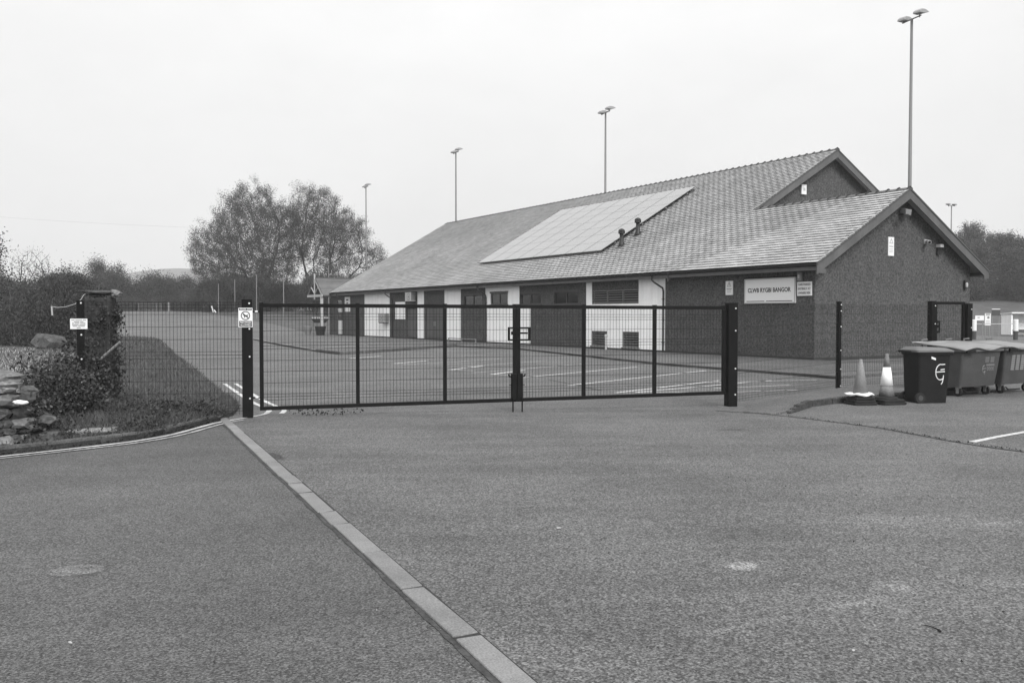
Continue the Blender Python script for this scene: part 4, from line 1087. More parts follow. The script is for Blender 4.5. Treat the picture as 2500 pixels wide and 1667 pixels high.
# four-wheel containers, in a row parallel with the gable
BX, BY = Vector((9.30, 18.80)), None
def container(label, p, w=1.37, d=1.02, logo=1, lidm='lidpale'):
    # local x runs along the row (v), local y towards the clubhouse (u); origin at the near left front corner
    o = thing('waste_container', label, 'bin', (p[0], p[1], 0.006), AZ, 'four-wheeled waste containers in a row')
    def rect(x0, x1, y0, y1, r=0.05): return [(x+(x0+x1)/2, y+(y0+y1)/2) for x, y in rr(x1-x0, y1-y0, r)]
    loft([(rect(0.06,w-0.06,0.10,d-0.08), 0.20), (rect(0.04,w-0.04,0.05,d-0.05), 0.50), (rect(0.0,w,0.0,d), 0.94)]).build('body', M['bingrey'], o)
    loft([(rect(-0.04,w+0.04,-0.05,d+0.04), 0.942), (rect(-0.05,w+0.05,-0.06,d+0.05), 1.00)]).build('rim', M['lidgrey'], o)
    for x in (-0.07, w+0.07): MB().tube([(x-0.05,d*0.45,0.88),(x+0.05,d*0.45,0.88)], 0.03, 8).build('trunnion', M['binblack'], o)
    # sagging lid
    n = 12; b = MB(); r_ = random.Random(int(p[0]*100))
    ph_ = r_.uniform(0, 6)
    for j in range(5):
        for i in range(n+1):
            x = -0.06 + (w+0.12)*i/n; y = -0.10 + (d+0.16)*j/4
            z = 1.03 + 0.09*(j/4) + 0.030*math.sin(x*6.5+ph_)*(1-j/5) + (-0.02 if j == 0 else 0)
            b.v.append((x, y, z))
    for j in range(4):
        for i in range(n): b.f.append((j*(n+1)+i, j*(n+1)+i+1, (j+1)*(n+1)+i+1, (j+1)*(n+1)+i))
    lid = b.build('lid', M[lidm], o, smooth=True)
    so = lid.modifiers.new('thick', 'SOLIDIFY'); so.thickness = 0.025
    for x in (0.25, w-0.25):
        MB().tube([(x,d+0.08,0.98),(x,d+0.1,1.16),(x+0.12,d+0.05,1.17)], 0.02, 6).build('lid_hinge', M['lidgrey'], o)
    MB().box(0.02,0.30,-0.10,-0.061,0.92,0.985).build('handle', M['binblack'], o); 
    for x, y in ((0.2,0.22),(w-0.2,0.22),(0.2,d-0.2),(w-0.2,d-0.2)):
        ws = MB().tube([(x-0.025,y,0.09),(x+0.025,y,0.09)], 0.09, 16).build('castor', M['rubber'], o)
        MB().box(x-0.05,x+0.05,y-0.04,y+0.04,0.15,0.20).box(x-0.042,x-0.03,y-0.03,y+0.03,0.06,0.15).box(x+0.03,x+0.042,y-0.03,y+0.03,0.06,0.15).build('fork', M['galv'], ws)
    MB().tube([(0.12,0.06,0.15),(0.12,0.0,0.10),(0.55,0.0,0.10)], 0.015, 6).build('tow_bar', M['binblack'], o)
    # printed marks on the front
    def fy(z): return (0.05*(0.94-z)/0.44 if z > 0.50 else 0.05 + 0.05*(0.50-z)/0.30) - 0.006
    if logo == 1:
        for cx_ in (0.87, 1.06):
            for zz in (0.80, 0.76, 0.72): MB().box(cx_-0.07, cx_+0.07, fy(zz)-0.004, fy(zz)+0.004, zz-0.013, zz+0.013).build('print_bar', M['lidgrey'], o)
        strokes(o, [arc(0.80,0.565,0.06,0.075,70,290,8), [(0.745,0.57),(0.86,0.575)], [(0.82,0.50),(0.85,0.52),(0.84,0.45)]], lambda x, z: (x, fy(z), z), M['lidpale'], 0.008)
        for k in range(4): strokes(o, [arc(0.93+k*0.065,0.565,0.024,0.032,0,330,6)], lambda x, z: (x, fy(z), z), M['lidpale'], 0.007, 'lettering')
        MB().box(0.86,1.16,fy(0.645)-0.003,fy(0.645)+0.004,0.625,0.665).build('print_bar', M['lidgrey'], o)
    else:
        for cx_ in (0.32, 0.50, 0.68, 0.86):
            for k in range(8):
                zz = 0.82 - k*0.042; MB().box(cx_-0.065, cx_+0.065, fy(zz)-0.004, fy(zz)+0.004, zz-0.014, zz+0.014).build('print_bar', M['lidpale'], o)
    return o
row = lambda k: (BX.x + vdir.x*1.52*k, BX.y + vdir.y*1.52*k)
container('grey four-wheeled waste container with letter mark next to the wheelie bin', row(0), logo=1)
container('grey four-wheeled waste container cut by the right edge of the picture', row(1), logo=2)
pk = thing('plank', 'pale plank sticking out over the container lids', 'plank', (8.75, 19.75, 1.10), AZ)
MB().box(-0.05, 1.5, -0.06, 0.06, 0.0, 0.03).build('board', M['timber'], pk, bevel=0.006)

# ================================================================== FLOODLIGHT COLUMNS
def floodlight(label, x, y, h, z0, ang, group='floodlight columns', two=True):
    o = thing('floodlight_column', label, 'floodlight', (x, y, z0), ang, group)
    MB().tube([(0,0,-0.3),(0,0,h*0.35),(0,0,h)], [0.13,0.115,0.075], 12).build('column', M['column'], o, smooth=True)
    MB().tube([(0,-0.62,h+0.10),(0,0.62,h-0.04)], 0.04, 8).build('crossarm', M['column'], o)
    for yy, dz in ((-0.52, 0.22), (0.52, 0.06)):
        hd = MB()
        prof_ = [(-0.30,-0.02),(0.10,-0.01),(0.52,0.12),(0.55,0.15),(0.20,0.24),(-0.12,0.22),(-0.28,0.10)]
        hd.extr([(px_, yy-0.25, h+dz+pz_) for px_, pz_ in prof_], (0, 0.50, 0))
        he = hd.build('lamp_head', M['head'], o, bevel=0.02)
        MB().hexa([(0.08,yy-0.21,h+dz-0.024),(0.46,yy-0.21,h+dz+0.092),(0.46,yy+0.21,h+dz+0.092),(0.08,yy+0.21,h+dz-0.024)], [(0.08,yy-0.21,h+dz-0.018),(0.46,yy-0.21,h+dz+0.098),(0.46,yy+0.21,h+dz+0.098),(0.08,yy+0.21,h+dz-0.018)]).build('glass', M['lens'], he)
        MB().tube([(0.0,yy,h),(0.0,yy,h+dz+0.02)], 0.035, 8).build('bracket', M['column'], o)
    return o
# columns stand in one line behind the clubhouse, 29 m apart; heads face the pitch
FA = AZ
floodlight('tallest floodlight column behind the near gable at the right', 23.7, 54.6, 19.2, 0, FA)
floodlight('floodlight column rising over the middle of the roof ridge', 8.1, 79.5, 19.2, 0, FA)
floodlight('floodlight column rising over the far end of the ridge', -6.3, 102.9, 19.2, zg(-6.3,102.9), FA)
floodlight('farthest floodlight column in front of the right hand tree', -20.2, 126.7, 19.4-zg(-20,126.7), zg(-20.2,126.7), FA)
floodlight('distant twin floodlight column over the wood at the right', 70.8, 147.5, 15.0, 4.3, AZ + math.pi)

# ================================================================== PITCH SIDE AT THE RIGHT
def tpost(label, x, y, h=1.25):
    o = thing('pitch_post', label, 'post', (x, y, 0), 0, 'white topped posts by the pitch')
    MB().lathe([(0.15,0),(0.15,0.62)], 14).build('dark_base', M['frame'], o, smooth=False)
    MB().lathe([(0.165,0.621),(0.165,h),(0.12,h+0.03)], 14).build('white_pad', M['sign'], o)
    return o
tpost('white topped pitch post beside the side gate post', 32.42, 64.0, 1.38)
tpost('white topped pitch post before the dugout', 34.9, 63.2, 1.40)
ra = thing('pitch_rail', 'thin pale rail running along the pitch side', 'rail', (31.0, 64.6, 0), R(-6))
MB().tube([(0,0,1.10),(22,0,1.10)], 0.03, 6).build('rail', M['pale'], ra)
for k in range(0, 9): MB().tube([(k*2.7+0.2,0,0),(k*2.7+0.2,0,1.1)], 0.025, 6).build('stanchion', M['mid'], ra)
dg = thing('dugout', 'white open fronted dugout shelter beside the pitch', 'shelter', (41.6, 76.0, 0), R(4))
MB().box(0, 6, 1.3, 1.4, 0.1, 1.78).build('back_wall', M['white'], dg); MB().box(0, 0.1, 0.0, 1.299, 0.1, 1.78).build('side_wall', M['white'], dg); MB().box(5.9, 6, 0.0, 1.299, 0.1, 1.78).build('side_wall', M['white'], dg)
MB().hexa([(-0.1,-0.2,1.86),(6.1,-0.2,1.86),(6.1,1.5,1.782),(-0.1,1.5,1.782)], [(-0.1,-0.2,1.97),(6.1,-0.2,1.97),(6.1,1.5,1.86),(-0.1,1.5,1.86)]).build('roof', M['sign'], dg)
MB().box(0.101, 5.899, 0.85, 1.299, 0.4, 0.5).build('bench', M['frame'], dg)
def board(name, label, x, y, z, w, h, m, legs=True):
    o = thing(name, label, 'sign', (x, y, 0), 0, None)
    MB().box(-w/2, w/2, -0.02, 0.02, z-h/2, z+h/2).build('panel', m, o)
    for s_ in (-1, 1): MB().box(s_*(w/2-0.06)-0.03, s_*(w/2-0.06)+0.03, 0.021, 0.06, 0, z+h/2-0.02).build('leg', M['mid'], o)
    return o
b1 = board('pitch_sign', 'small wide white sign on the first pitch post', 32.95, 64.3, 1.52, 0.62, 0.34, M['sign'])
MB().box(-0.16, 0.0, -0.026, -0.022, 1.49, 1.60).build('emblem', M['pale'], b1)
b2 = board('pitch_notice', 'narrow tall pale notice right of the wide white sign', 34.1, 65.4, 1.42, 0.42, 0.86, M['sign'])
for z_, h_ in ((1.80,0.05),(1.72,0.05),(1.30,0.03),(1.18,0.03),(1.08,0.03)): MB().box(-0.15, 0.15, -0.026, -0.022, z_-h_/2, z_+h_/2).build('print_bar', M['inkmid'], b2)
MB().lathe([(0.09,-0.002),(0.09,0.002)], 12).build('emblem', M['inkmid'], b2).matrix_local = Matrix.Translation((0.03,-0.024,1.55)) @ Matrix.Rotation(R(90), 4, 'X')
b3 = board('scoreboard', 'dark panel standing left of the dugout', 40.3, 76.0, 1.93, 0.70, 0.50, M['frame'])
MB().box(-0.34, 0.34, -0.03, 0.03, 2.19, 2.25).build('top_strip', M['sign'], b3)

# ================================================================== FOLIAGE TOOLS
def leaf_quads(C, size, rng, up=0.0):
    n = len(C)
    a = rng.normal(size=(n,3)); a[:,2] += up; a /= np.linalg.norm(a, axis=1)[:,None]
    b = rng.normal(size=(n,3)); b -= (b*a).sum(1)[:,None]*a; b /= np.linalg.norm(b, axis=1)[:,None]
    s = size * rng.uniform(0.55, 1.35, size=(n,1))
    V = np.empty((n,4,3)); V[:,0] = C - a*s*0.5; V[:,1] = C + b*s*0.28 + a*s*0.05; V[:,2] = C + a*s*0.5; V[:,3] = C - b*s*0.28 + a*s*0.05
    return V.reshape(-1,3), np.arange(n*4).reshape(-1,4)
def cloud_points(n, ells, rng, clumps=90, spread=0.10, shell=2.4):
    """points in clumps spread through a union of ellipsoids (cx,cy,cz,rx,ry,rz)"""
    E = np.array(ells, float); vol = E[:,3]*E[:,4]*E[:,5]; vol = vol**0.8; vol /= vol.sum()
    k = rng.choice(len(E), size=clumps, p=vol)
    d = rng.normal(size=(clumps,3)); d /= np.linalg.norm(d, axis=1)[:,None]
    r = rng.uniform(size=(clumps,1))**(1/shell) * rng.uniform(0.8, 1.1, size=(clumps,1))
    cc = E[k,:3] + d*r*E[k,3:]
    rad = (E[k,3:].mean(1))*spread
    w = rng.integers(0, clumps, size=n)
    P = cc[w] + rng.normal(size=(n,3))*rad[w][:,None]*rng.uniform(0.5,1.6,size=(n,1))
    return P
def tubes_mesh(edges, name, m, parent, sides=4):
    b = MB()
    for (p, q, r0, r1, n) in edges: b.tube([p, q], [r0, r1], n, cap=False)
    return b.build(name, m, parent, smooth=True)

def colonize(trunks, A, step, infl, kill, iters, rng, up=0.08, jitter=0.12):
    N = []; par = []
    for tr_ in trunks:
        base = -1
        for j, p in enumerate(tr_):
            if j == 0 and base == -1:
                N.append(np.array(p, float)); par.append(-1); base = len(N)-1
            else:
                q0 = N[base]; q1 = np.array(p, float); L = np.linalg.norm(q1-q0); k = max(1, int(L/step))
                for i in range(1, k+1):
                    N.append(q0 + (q1-q0)*i/k + rng.normal(size=3)*0.03); par.append(base if i == 1 else len(N)-2)
                base = len(N)-1
    A = np.array(A); alive = np.ones(len(A), bool)
    NN = np.array(N); D = np.linalg.norm(A[:,None]-NN[None], axis=2); near = D.argmin(1); dist = D.min(1)
    for it in range(iters):
        act = alive & (dist < infl)
        if not act.any(): break
        new = []
        for k in np.unique(near[act]):
            d = A[act & (near == k)] - N[k]; d /= np.linalg.norm(d, axis=1)[:,None] + 1e-9
            v = d.mean(0) + rng.normal(size=3)*jitter; v[2] += up; v /= np.linalg.norm(v) + 1e-9
            new.append((k, N[k] + v*step))
        s0 = len(N)
        for k, p in new: N.append(p); par.append(k)
        X = np.array([p for _, p in new]); D = np.linalg.norm(A[:,None]-X[None], axis=2); j = D.argmin(1); dm = D.min(1)
        better = dm < dist; near[better] = j[better] + s0; dist[better] = dm[better]
        alive &= dist > kill
        if len(N) > 10000: break
    return np.array(N), np.array(par)
def grow_tree(name, label, loc, trunks, ells, seed, nattr, leaves, lsize, step=0.55, tip=0.012, expo=2.3, leafm='leaf', group=None, ivy=None, twigs=2, twl=0.8, rmax=0.45, twup=0.55):
    rng = np.random.default_rng(seed)
    E = np.array(ells, float); k = rng.choice(len(E), size=nattr, p=(E[:,3]*E[:,4]*E[:,5])/(E[:,3]*E[:,4]*E[:,5]).sum())
    d = rng.normal(size=(nattr,3)); d /= np.linalg.norm(d,axis=1)[:,None]
    A = E[k,:3] + d*(rng.uniform(size=(nattr,1))**(1/2.6))*E[k,3:]
    N, par = colonize(trunks, A, step, 4.5, step*1.5, 70, rng)
    n = len(N); r = np.zeros(n); nch = np.zeros(n, int)
    for i in range(n-1, 0, -1):
        if nch[i] == 0: r[i] = tip**expo
        if par[i] >= 0: r[par[i]] += r[i]; nch[par[i]] += 1
    rad = np.minimum(np.maximum(r, tip**expo)**(1/expo), rmax)
    root = thing(name, label, 'tree', loc, 0, group)
    ed = []
    for i in range(n):
        if par[i] >= 0:
            ed.append((N[par[i]], N[i], min(rad[par[i]], rad[i]*1.6), rad[i], 6 if rad[i] > 0.06 else 3))
    tips = np.where(nch == 0)[0]; fine = np.where(rad < tip*3.2)[0]
    LP = []
    for i in tips:
        dirv = N[i]-N[par[i]]; dirv /= np.linalg.norm(dirv)+1e-9
        for q in range(twigs):
            v = dirv + rng.normal(size=3)*0.45; v[2] += twup; v /= np.linalg.norm(v)
            L = twl*rng.uniform(0.5,1.3); e = N[i]+v*L
            ed.append((N[i], e, tip*0.8, tip*0.3, 3))
            for f in (0.35,0.6,0.8,1.0): LP.append(N[i]+v*L*f)
    LP = np.array(LP); F = N[fine]
    pool = np.vstack([LP, np.repeat(F, 2, axis=0)])
    P = pool[rng.integers(0, len(pool), size=leaves)] + rng.normal(size=(leaves,3))*0.30
    tubes_mesh(ed, 'trunk', M['bark'], root)
    V, Fq = leaf_quads(P, lsize, rng); fast_quads('crown', V, Fq, M[leafm], root)
    if ivy:
        V, Fq = leaf_quads(np.vstack([cloud_points(ivy[1], ivy[0], rng, 60, 0.28)]), 0.22, rng); fast_quads('ivy', V, Fq, M['leafdark'], root)
    return root
def shrub(name, label, loc, ells, seed, leaves, lsize, clumps=120, m='leafhedge', cat='shrub', group=None, stems=7, spread=0.16, up=0.0, shell=2.4):
    rng = np.random.default_rng(seed)
    root = thing(name, label, cat, loc, 0, group)
    P = cloud_points(leaves, ells, rng, clumps, spread, shell); P = P[P[:,2] > 0.02]
    V, F = leaf_quads(P, lsize, rng, up); fast_quads('crown', V, F, M[m], root)
    E = np.array(ells); ed = []
    for k in range(stems):
        e = E[k % len(E)]; d = rng.normal(size=3)*0.55; top = e[:3] + d*e[3:]
        top[2] = max(top[2], 0.4); b0 = np.array([e[0]*0.5+rng.normal()*0.1, e[1]*0.5, 0]); mid = (b0+top)/2 + rng.normal(size=3)*0.08*e[3]
        rr_ = max(0.003, min(0.02*e[5], 0.09)) if e[5] > 0.9 else 0.004
        ed += [(b0, mid, rr_, rr_*0.7, 4), (mid, top, rr_*0.7, rr_*0.25, 4)]
    tubes_mesh(ed, 'stem', M['bark'], root)
    return root
def place(src, label, loc, rz, sc, group=None):
    c = copy_tree(src); c.location = loc; c.rotation_euler = (0, 0, rz); c.scale = sc if hasattr(sc, '__len__') else (sc, sc, sc)
    c['label'] = label
    if group: c['group'] = group
    return c

# ================================================================== BIG TREES
TA_ = (-36.9, 132.0, zg(-37,132))
grow_tree('leafy_tree', 'widest tree with upright twigs left of the farthest floodlight', TA_,
    [[(0,0,0),(0.2,0,2.5),(1.2,0,7.5)], [(0,0,0),(-0.4,0.2,2.2),(-2.0,0.5,6.0)], [(0.3,0.2,0),(0.9,-0.3,3.0),(2.8,-0.4,8.0)]],
    [(-0.2,0,10.5,6.3,5.0,6.6),(-5.2,0,8.2,4.7,4.5,4.4),(3.6,0,9.5,3.8,4.2,6.2),(-0.6,0,14.6,4.3,3.2,3.0),(-2.0,0,4.8,6.8,4,2.8),(-2.6,0,16.6,0.5,0.6,2.0),(-1.2,0.3,17.0,0.5,0.6,2.2),(0.4,-.2,17.6,0.5,0.6,2.0),(1.5,0,16.8,0.5,0.6,1.8),(-4.3,0,14.2,0.6,0.6,1.8),(-6.2,0,12.0,0.6,0.6,1.5)], 21, 3600, 135000, 0.145, tip=0.022, step=0.5, group='big trees beyond the road', ivy=([(0.6,-0.2,3.0,0.9,0.9,3.0),(1.6,0,6.0,1.0,1.0,2.6),(-1.4,0,4.2,0.9,0.9,2.0)], 5200), twl=1.3, twup=0.9)
TB_ = (-27.9, 131.0, zg(-28,131))
grow_tree('leafy_tree', 'rounded tree with a low spreading limb behind the farthest floodlight', TB_,
    [[(0,0,0),(-0.2,0,3.0),(-0.6,0,7.5)], [(0.8,0,0),(1.2,0,4.0),(2.0,0,8.0)], [(0.8,0.1,0.6),(2.4,0,2.6),(6.0,-0.1,6.4)], [(-0.6,0,0),(-1.4,0.2,4.0),(-2.4,0.2,9.0)]],
    [(0.0,0,12.0,4.4,4.0,5.6),(3.4,0,10.2,3.9,3.8,4.4),(7.4,0,7.6,2.7,2.6,2.3),(-1.6,0,14.0,2.9,2.8,3.8),(2.2,0,7.0,3.4,3,1.6)], 33, 2600, 72000, 0.14, tip=0.022, step=0.5, group='big trees beyond the road', ivy=([(0,0,3.2,0.9,0.8,3.2),(1.4,0,4.4,0.7,0.7,3.0),(-1.0,0,4.0,0.7,0.7,3.6)], 5200), twl=0.95)
# bare tree in the left hedge
BT = (-34.3, 66.0, 0)
grow_tree('bare_tree', 'bare twiggy tree sticking up out of the left hedge', BT,
    [[(0,0,0),(-0.1,0,2.8)], [(0,0,0),(0.3,0,3.0),(0.6,0,4.2)], [(0,0,0.2),(-0.5,0,2.6),(-1.2,0,4.2)]], [(-0.5,0,4.9,1.5,1.2,1.5),(0.5,0,4.8,0.7,0.8,1.5)], 5, 420, 500, 0.10, step=0.24, tip=0.014, twigs=2, twl=0.6, leafm='leafhedge', twup=0.8)

# ------------------------------------------------------------------ left hedge
HG = 'shrubs of the left hedge'
hA = shrub('hedge_shrub', 'tall dark rounded hedge shrub at the left edge of the picture', (-29.8, 50.0, 0.05), [(0,0,2.2,2.9,2.4,2.4),(-1.6,0.3,3.4,2.0,1.8,1.9),(0.9,-0.5,1.6,2.3,2.0,1.7)], 41, 62000, 0.10, 330, group=HG, spread=0.13)
hB = shrub('hedge_shrub', 'low spreading dark hedge shrub behind the boulder', (-25.4, 49.0, 0.05), [(0,0,1.3,2.3,2.0,1.5),(1.2,0.2,1.7,1.5,1.5,1.3)], 42, 42000, 0.09, 260, group=HG, spread=0.13)
place(hB, 'dark hedge shrub between the boulder and the ivy stump', (-23.9, 47.0, 0.05), 1.3, (0.8,0.9,1.25))
place(hA, 'dark hedge shrub under the bare tree', (-27.4, 56.5, 0.05), 2.1, (1.05,1.0,0.86))
place(hA, 'dark hedge shrub farther back between bare tree and ivy stump', (-34.0, 63.0, 0.05), 4.0, (1.2,1.0,0.84))
place(hB, 'dark hedge shrub beyond the ivy stump beside the road', (-29.0, 57.0, 0.05), 0.4, (0.9,0.9,1.1))
place(hA, 'big dark hedge shrub cut off by the left edge', (-36.5, 58.0, 0.05), 3.0, 1.35)

# ------------------------------------------------------------------ tree line beyond the road
g2 = 'trees in the hedgerow beyond the road'
t1 = shrub('hedgerow_tree', 'twin topped hedgerow tree standing above the others beyond the road', (-63.5, 143, 2.4), [(0,0,3.2,2.9,2.4,2.6),(-1.4,0,6.2,1.4,1.3,2.1),(1.7,0,6.0,1.2,1.2,2.0),(0.3,0.3,4.6,2.2,2,1.8)], 51, 30000, 0.18, 260, 'leafmid', 'tree', g2, 9, 0.30)
t2 = shrub('hedgerow_tree', 'bushy hedgerow tree in the row beyond the road', (-70, 146, 2.4), [(0,0,3.0,3.0,2.6,2.8),(1.5,0,3.8,2.2,2.0,1.9),(-1.6,0,2.4,2.2,2,2.0)], 52, 30000, 0.18, 260, 'leafmid', 'tree', g2, 9, 0.17)
rr2 = random.Random(3)
for i in range(13):
    x = -92 + i*4.3; y = 146 + rr2.uniform(-3, 5)
    place(t2 if i % 3 else t1, 'bushy hedgerow tree in the row beyond the road', (x, y, 2.4), rr2.uniform(0, 6), (1.1, 1.0, rr2.uniform(0.78, 1.08) if i % 3 else rr2.uniform(0.62,0.72)), g2)
for i in range(15):  # low scrub at the hedgerow foot
    x = -84 + i*3.3; y = 138.5 + rr2.uniform(-1.0, 1.5)
    place(hB, 'low dark scrub at the foot of the hedgerow beyond the road', (x, y, 2.3), rr2.uniform(0, 6), (1.15, 1.0, rr2.uniform(0.7, 1.15)), 'scrub at the hedgerow foot')
for i in range(9):   # undergrowth below the big trees
    x = -45.5 + i*3.0; y = 134.5 + rr2.uniform(-1.5, 2)
    place(t2, 'dark undergrowth shrub below the big trees', (x, y, 2.2), rr2.uniform(0, 6), (0.85, 0.8, rr2.uniform(0.6, 0.85)), 'undergrowth below the big trees')
for i in range(4):
    x = -25.5 + i*2.6; y = 122 + rr2.uniform(-1.5, 1.5)
    place(t2, 'dark undergrowth shrub below the big trees', (x, y, zg(x,y)), rr2.uniform(0, 6), (0.75, 0.8, rr2.uniform(0.95, 1.15)), 'undergrowth below the big trees')
for i in range(5):
    place(t2, 'farther pale hedgerow tree on the skyline behind the row', (-96 + i*14, 215, 2.5), rr2.uniform(0, 6), (1.8, 1.5, rr2.uniform(1.15, 1.5)), 'pale trees on the skyline')

# ------------------------------------------------------------------ wood at the right
g3 = 'trees of the wood at the right'
w1 = shrub('woodland_tree', 'tree of the dense wood on the bank beyond the pitch', (82, 152, zg(82,152)), [(0,0,4.2,3.6,3.4,4.2),(0.6,0,7.6,2.6,2.5,3.0),(-1.4,0,6.0,2.6,2.4,3.0)], 61, 42000, 0.21, 360, 'leafwood', 'tree', g3, 8, 0.15)
w2 = shrub('woodland_tree', 'taller crowned tree standing above the dense wood beyond the pitch', (84.5, 168, zg(84,168)), [(0,0,5.0,3.4,3.2,4.6),(0,0,9.6,2.0,2.0,2.2),(1.0,0,8.0,2.4,2.2,2.2)], 62, 34000, 0.21, 300, 'leafwood', 'tree', g3, 8, 0.15)
rr3 = random.Random(9)
for i in range(26):
    rowk = i % 3; x = 66 + (i//3)*4.6 + rr3.uniform(-1.2, 1.2) + rowk*4.0; y = 147 + rowk*10 + rr3.uniform(-2, 2)
    place(w1, 'tree of the dense wood on the bank beyond the pitch', (x, y, zg(x, y)-0.4), rr3.uniform(0, 6), (1.0, 1.0, rr3.uniform(0.72, 0.98)), g3)

# ------------------------------------------------------------------ distant hill
hv = []; hf = []
n = 40
for i in range(n+1):
    x = -900 + i*25.0; f = i/n
    h = 2.5 + 66*math.exp(-((x+430)/170.0)**2) + 30*math.exp(-((x+700)/160.0)**2) + 6*math.sin(x*0.02)
    hv += [(x, 1150, 2.4), (x, 1300, max(3.0, h)), (x, 1500, max(3.0, h*0.95)), (x, 1700, 2.4)]
for i in range(n):
    for k in range(3): hf.append((i*4+k, (i+1)*4+k, (i+1)*4+k+1, i*4+k+1))
struct(MB().add(hv, hf).build('hill', M['hill'], smooth=True))

# ================================================================== LEFT FOREGROUND
# rubble wall end
def rock(rng_, sx, sy, sz, sub=2, j=0.16):
    bm = bmesh.new(); bmesh.ops.create_icosphere(bm, subdivisions=sub, radius=1.0)
    ph = [rng_.uniform(0, 6) for _ in range(6)]
    for v in bm.verts:
        c = v.co.copy()
        m_ = max(abs(c.x), abs(c.y), abs(c.z)); box = c / m_
        c = c.lerp(box, 0.55)
        k = 1 + j*(math.sin(3*c.x+ph[0])*math.sin(4*c.y+ph[1]) + 0.6*math.sin(5*c.z+ph[2]+3*c.x))
        v.co = Vector((c.x*sx*k, c.y*sy*k, c.z*sz*k))
    me = bpy.data.meshes.new('stone'); bm.to_mesh(me); bm.free(); return me
rs = random.Random(17)
wall_root = thing('stone_wall', 'broken end of an old rubble stone wall at the left', 'wall', (-6.52, 11.62, 0.07), R(38))
rockm = [rock(rs, 1, 1, 1) for _ in range(7)]
for me in rockm: me.materials.append(M['stone'])
rockp = rock(rs, 1, 1, 1, j=0.2); rockp.materials.append(M['stonepale'])
zc = 0.0; layer = 0
while zc < 0.66:
    h_ = rs.uniform(0.08, 0.17); x = -1.9
    endx = 0.42 - zc*0.28 + rs.uniform(-0.08, 0.08)
    while x < endx:
        w_ = rs.uniform(0.14, 0.34)
        for yy in (-0.16, 0.16):
            o = bpy.data.objects.new('stone', rs.choice(rockm) if rs.random() < 0.85 else rockp); COL.objects.link(o); o.parent = wall_root
            o.location = (x + w_/2, yy*(1-zc*0.3) + rs.uniform(-0.04, 0.04), zc + h_/2)
            o.scale = (w_*0.56, rs.uniform(0.13, 0.2), h_*0.60); o.rotation_euler = (rs.uniform(-.15,.15), rs.uniform(-.12,.12), rs.uniform(-.3,.3))
        x += w_
    zc += h_*0.95
for (x, y, z, sx, sz) in ((-0.18,-0.05,0.74,0.36,0.085), (0.0,0.02,0.85,0.24,0.06), (-0.75,0,0.72,0.3,0.08)):
    o = bpy.data.objects.new('cope_stone', rockp); COL.objects.link(o); o.parent = wall_root
    o.location = (x, y, z); o.scale = (sx, 0.22, sz); o.rotation_euler = (0.1, rs.uniform(-.1,.1), rs.uniform(-.3,.3))
o = obj('white_stone', rock(rs, 0.105, 0.05, 0.035), M['stonewhite'], wall_root); o.location = (0.16, -0.36, 0.54); o.scale = (0.8,0.8,0.8); o.rotation_euler = (0, 0.1, 0)
rngw = np.random.default_rng(31)
V, F = leaf_quads(cloud_points(5200, [(-1.0,-0.25,0.25,0.7,0.18,0.35),(-0.5,-0.30,0.05,0.9,0.12,0.14),(0.30,-0.05,0.3,0.16,0.25,0.4),(-1.3,-0.1,0.7,0.5,0.3,0.2)], rngw, 120, 0.2), 0.05, rngw); fast_quads('ivy', V, F, M['bramble'], wall_root)
# fallen stones and a slab at its foot
def loose(label, x, y, z, sx, sy, sz, m, rz=0.0, name='loose_stone'):
    o = obj(name, rock(rs, sx, sy, sz), m); o.location = (x, y, z); o.rotation_euler = (0, 0, rz); return tag(o, label, 'stone')
loose('flat pale stone slab lying on the kerb verge', -5.75, 12.45, 0.11, 0.36, 0.13, 0.05, M['stonepale'], R(38))
loose('pale block lying before the foot of the stone wall', -6.35, 11.25, 0.12, 0.17, 0.1, 0.08, M['stonepale'], R(30))
loose('whitish stone at the left edge below the wall', -6.75, 11.05, 0.13, 0.09, 0.09, 0.11, M['stonepale'], R(10))
loose('dark fallen stone between wall and kerb', -6.05, 11.75, 0.12, 0.12, 0.1, 0.07, M['stone'], R(50))
loose('large dark boulder lying before the hedge', -22.2, 43.6, 0.42, 0.78, 0.5, 0.40, M['stone'], R(-12), 'boulder')
# loose('smaller dark boulder right of the large one', -20.9, 43.2, 0.24, 0.34, 0.3, 0.24, M['stone'], R(20), 'boulder')
loose('heap of pale rubble between boulder and fence post', -13.9, 30.0, 0.25, 0.75, 0.5, 0.26, M['stonepale'], R(10), 'rubble_heap')
# old ivy stump/pillar behind the fence post
sp = thing('ivy_pillar', 'dark ivy-clad old gate pillar behind the notice post', 'pillar', (-7.45, 16.6, 0.05), R(8))
MB().box(-0.26, 0.20, -0.22, 0.22, -0.05, 1.98).build('core', M['bark'], sp, bevel=0.05)
o = obj('cap_stone', rock(rs, 0.30, 0.24, 0.045), M['stone'], sp); o.location = (-0.02, 0, 2.06)
o = obj('sack', rock(rs, 0.085, 0.09, 0.060), M['stonepale'], sp); o.location = (0.27, -0.12, 2.05); o.rotation_euler = (0, 0.4, 0)
rngi = np.random.default_rng(4)
V, F = leaf_quads(cloud_points(12000, [(-0.03,0,1.0,0.26,0.26,1.0),(0.0,0,1.6,0.27,0.27,0.38),(0.02,0,0.5,0.28,0.28,0.6)], rngi, 200, 0.17, 6.0), 0.06, rngi); fast_quads('ivy', V, F, M['leafdark'], sp)
MB().tube([(-0.02,-0.36,1.42-0.62),(0.40,-0.36,1.50-0.32)], 0.022, 6).build('brace', M['mid'], sp)
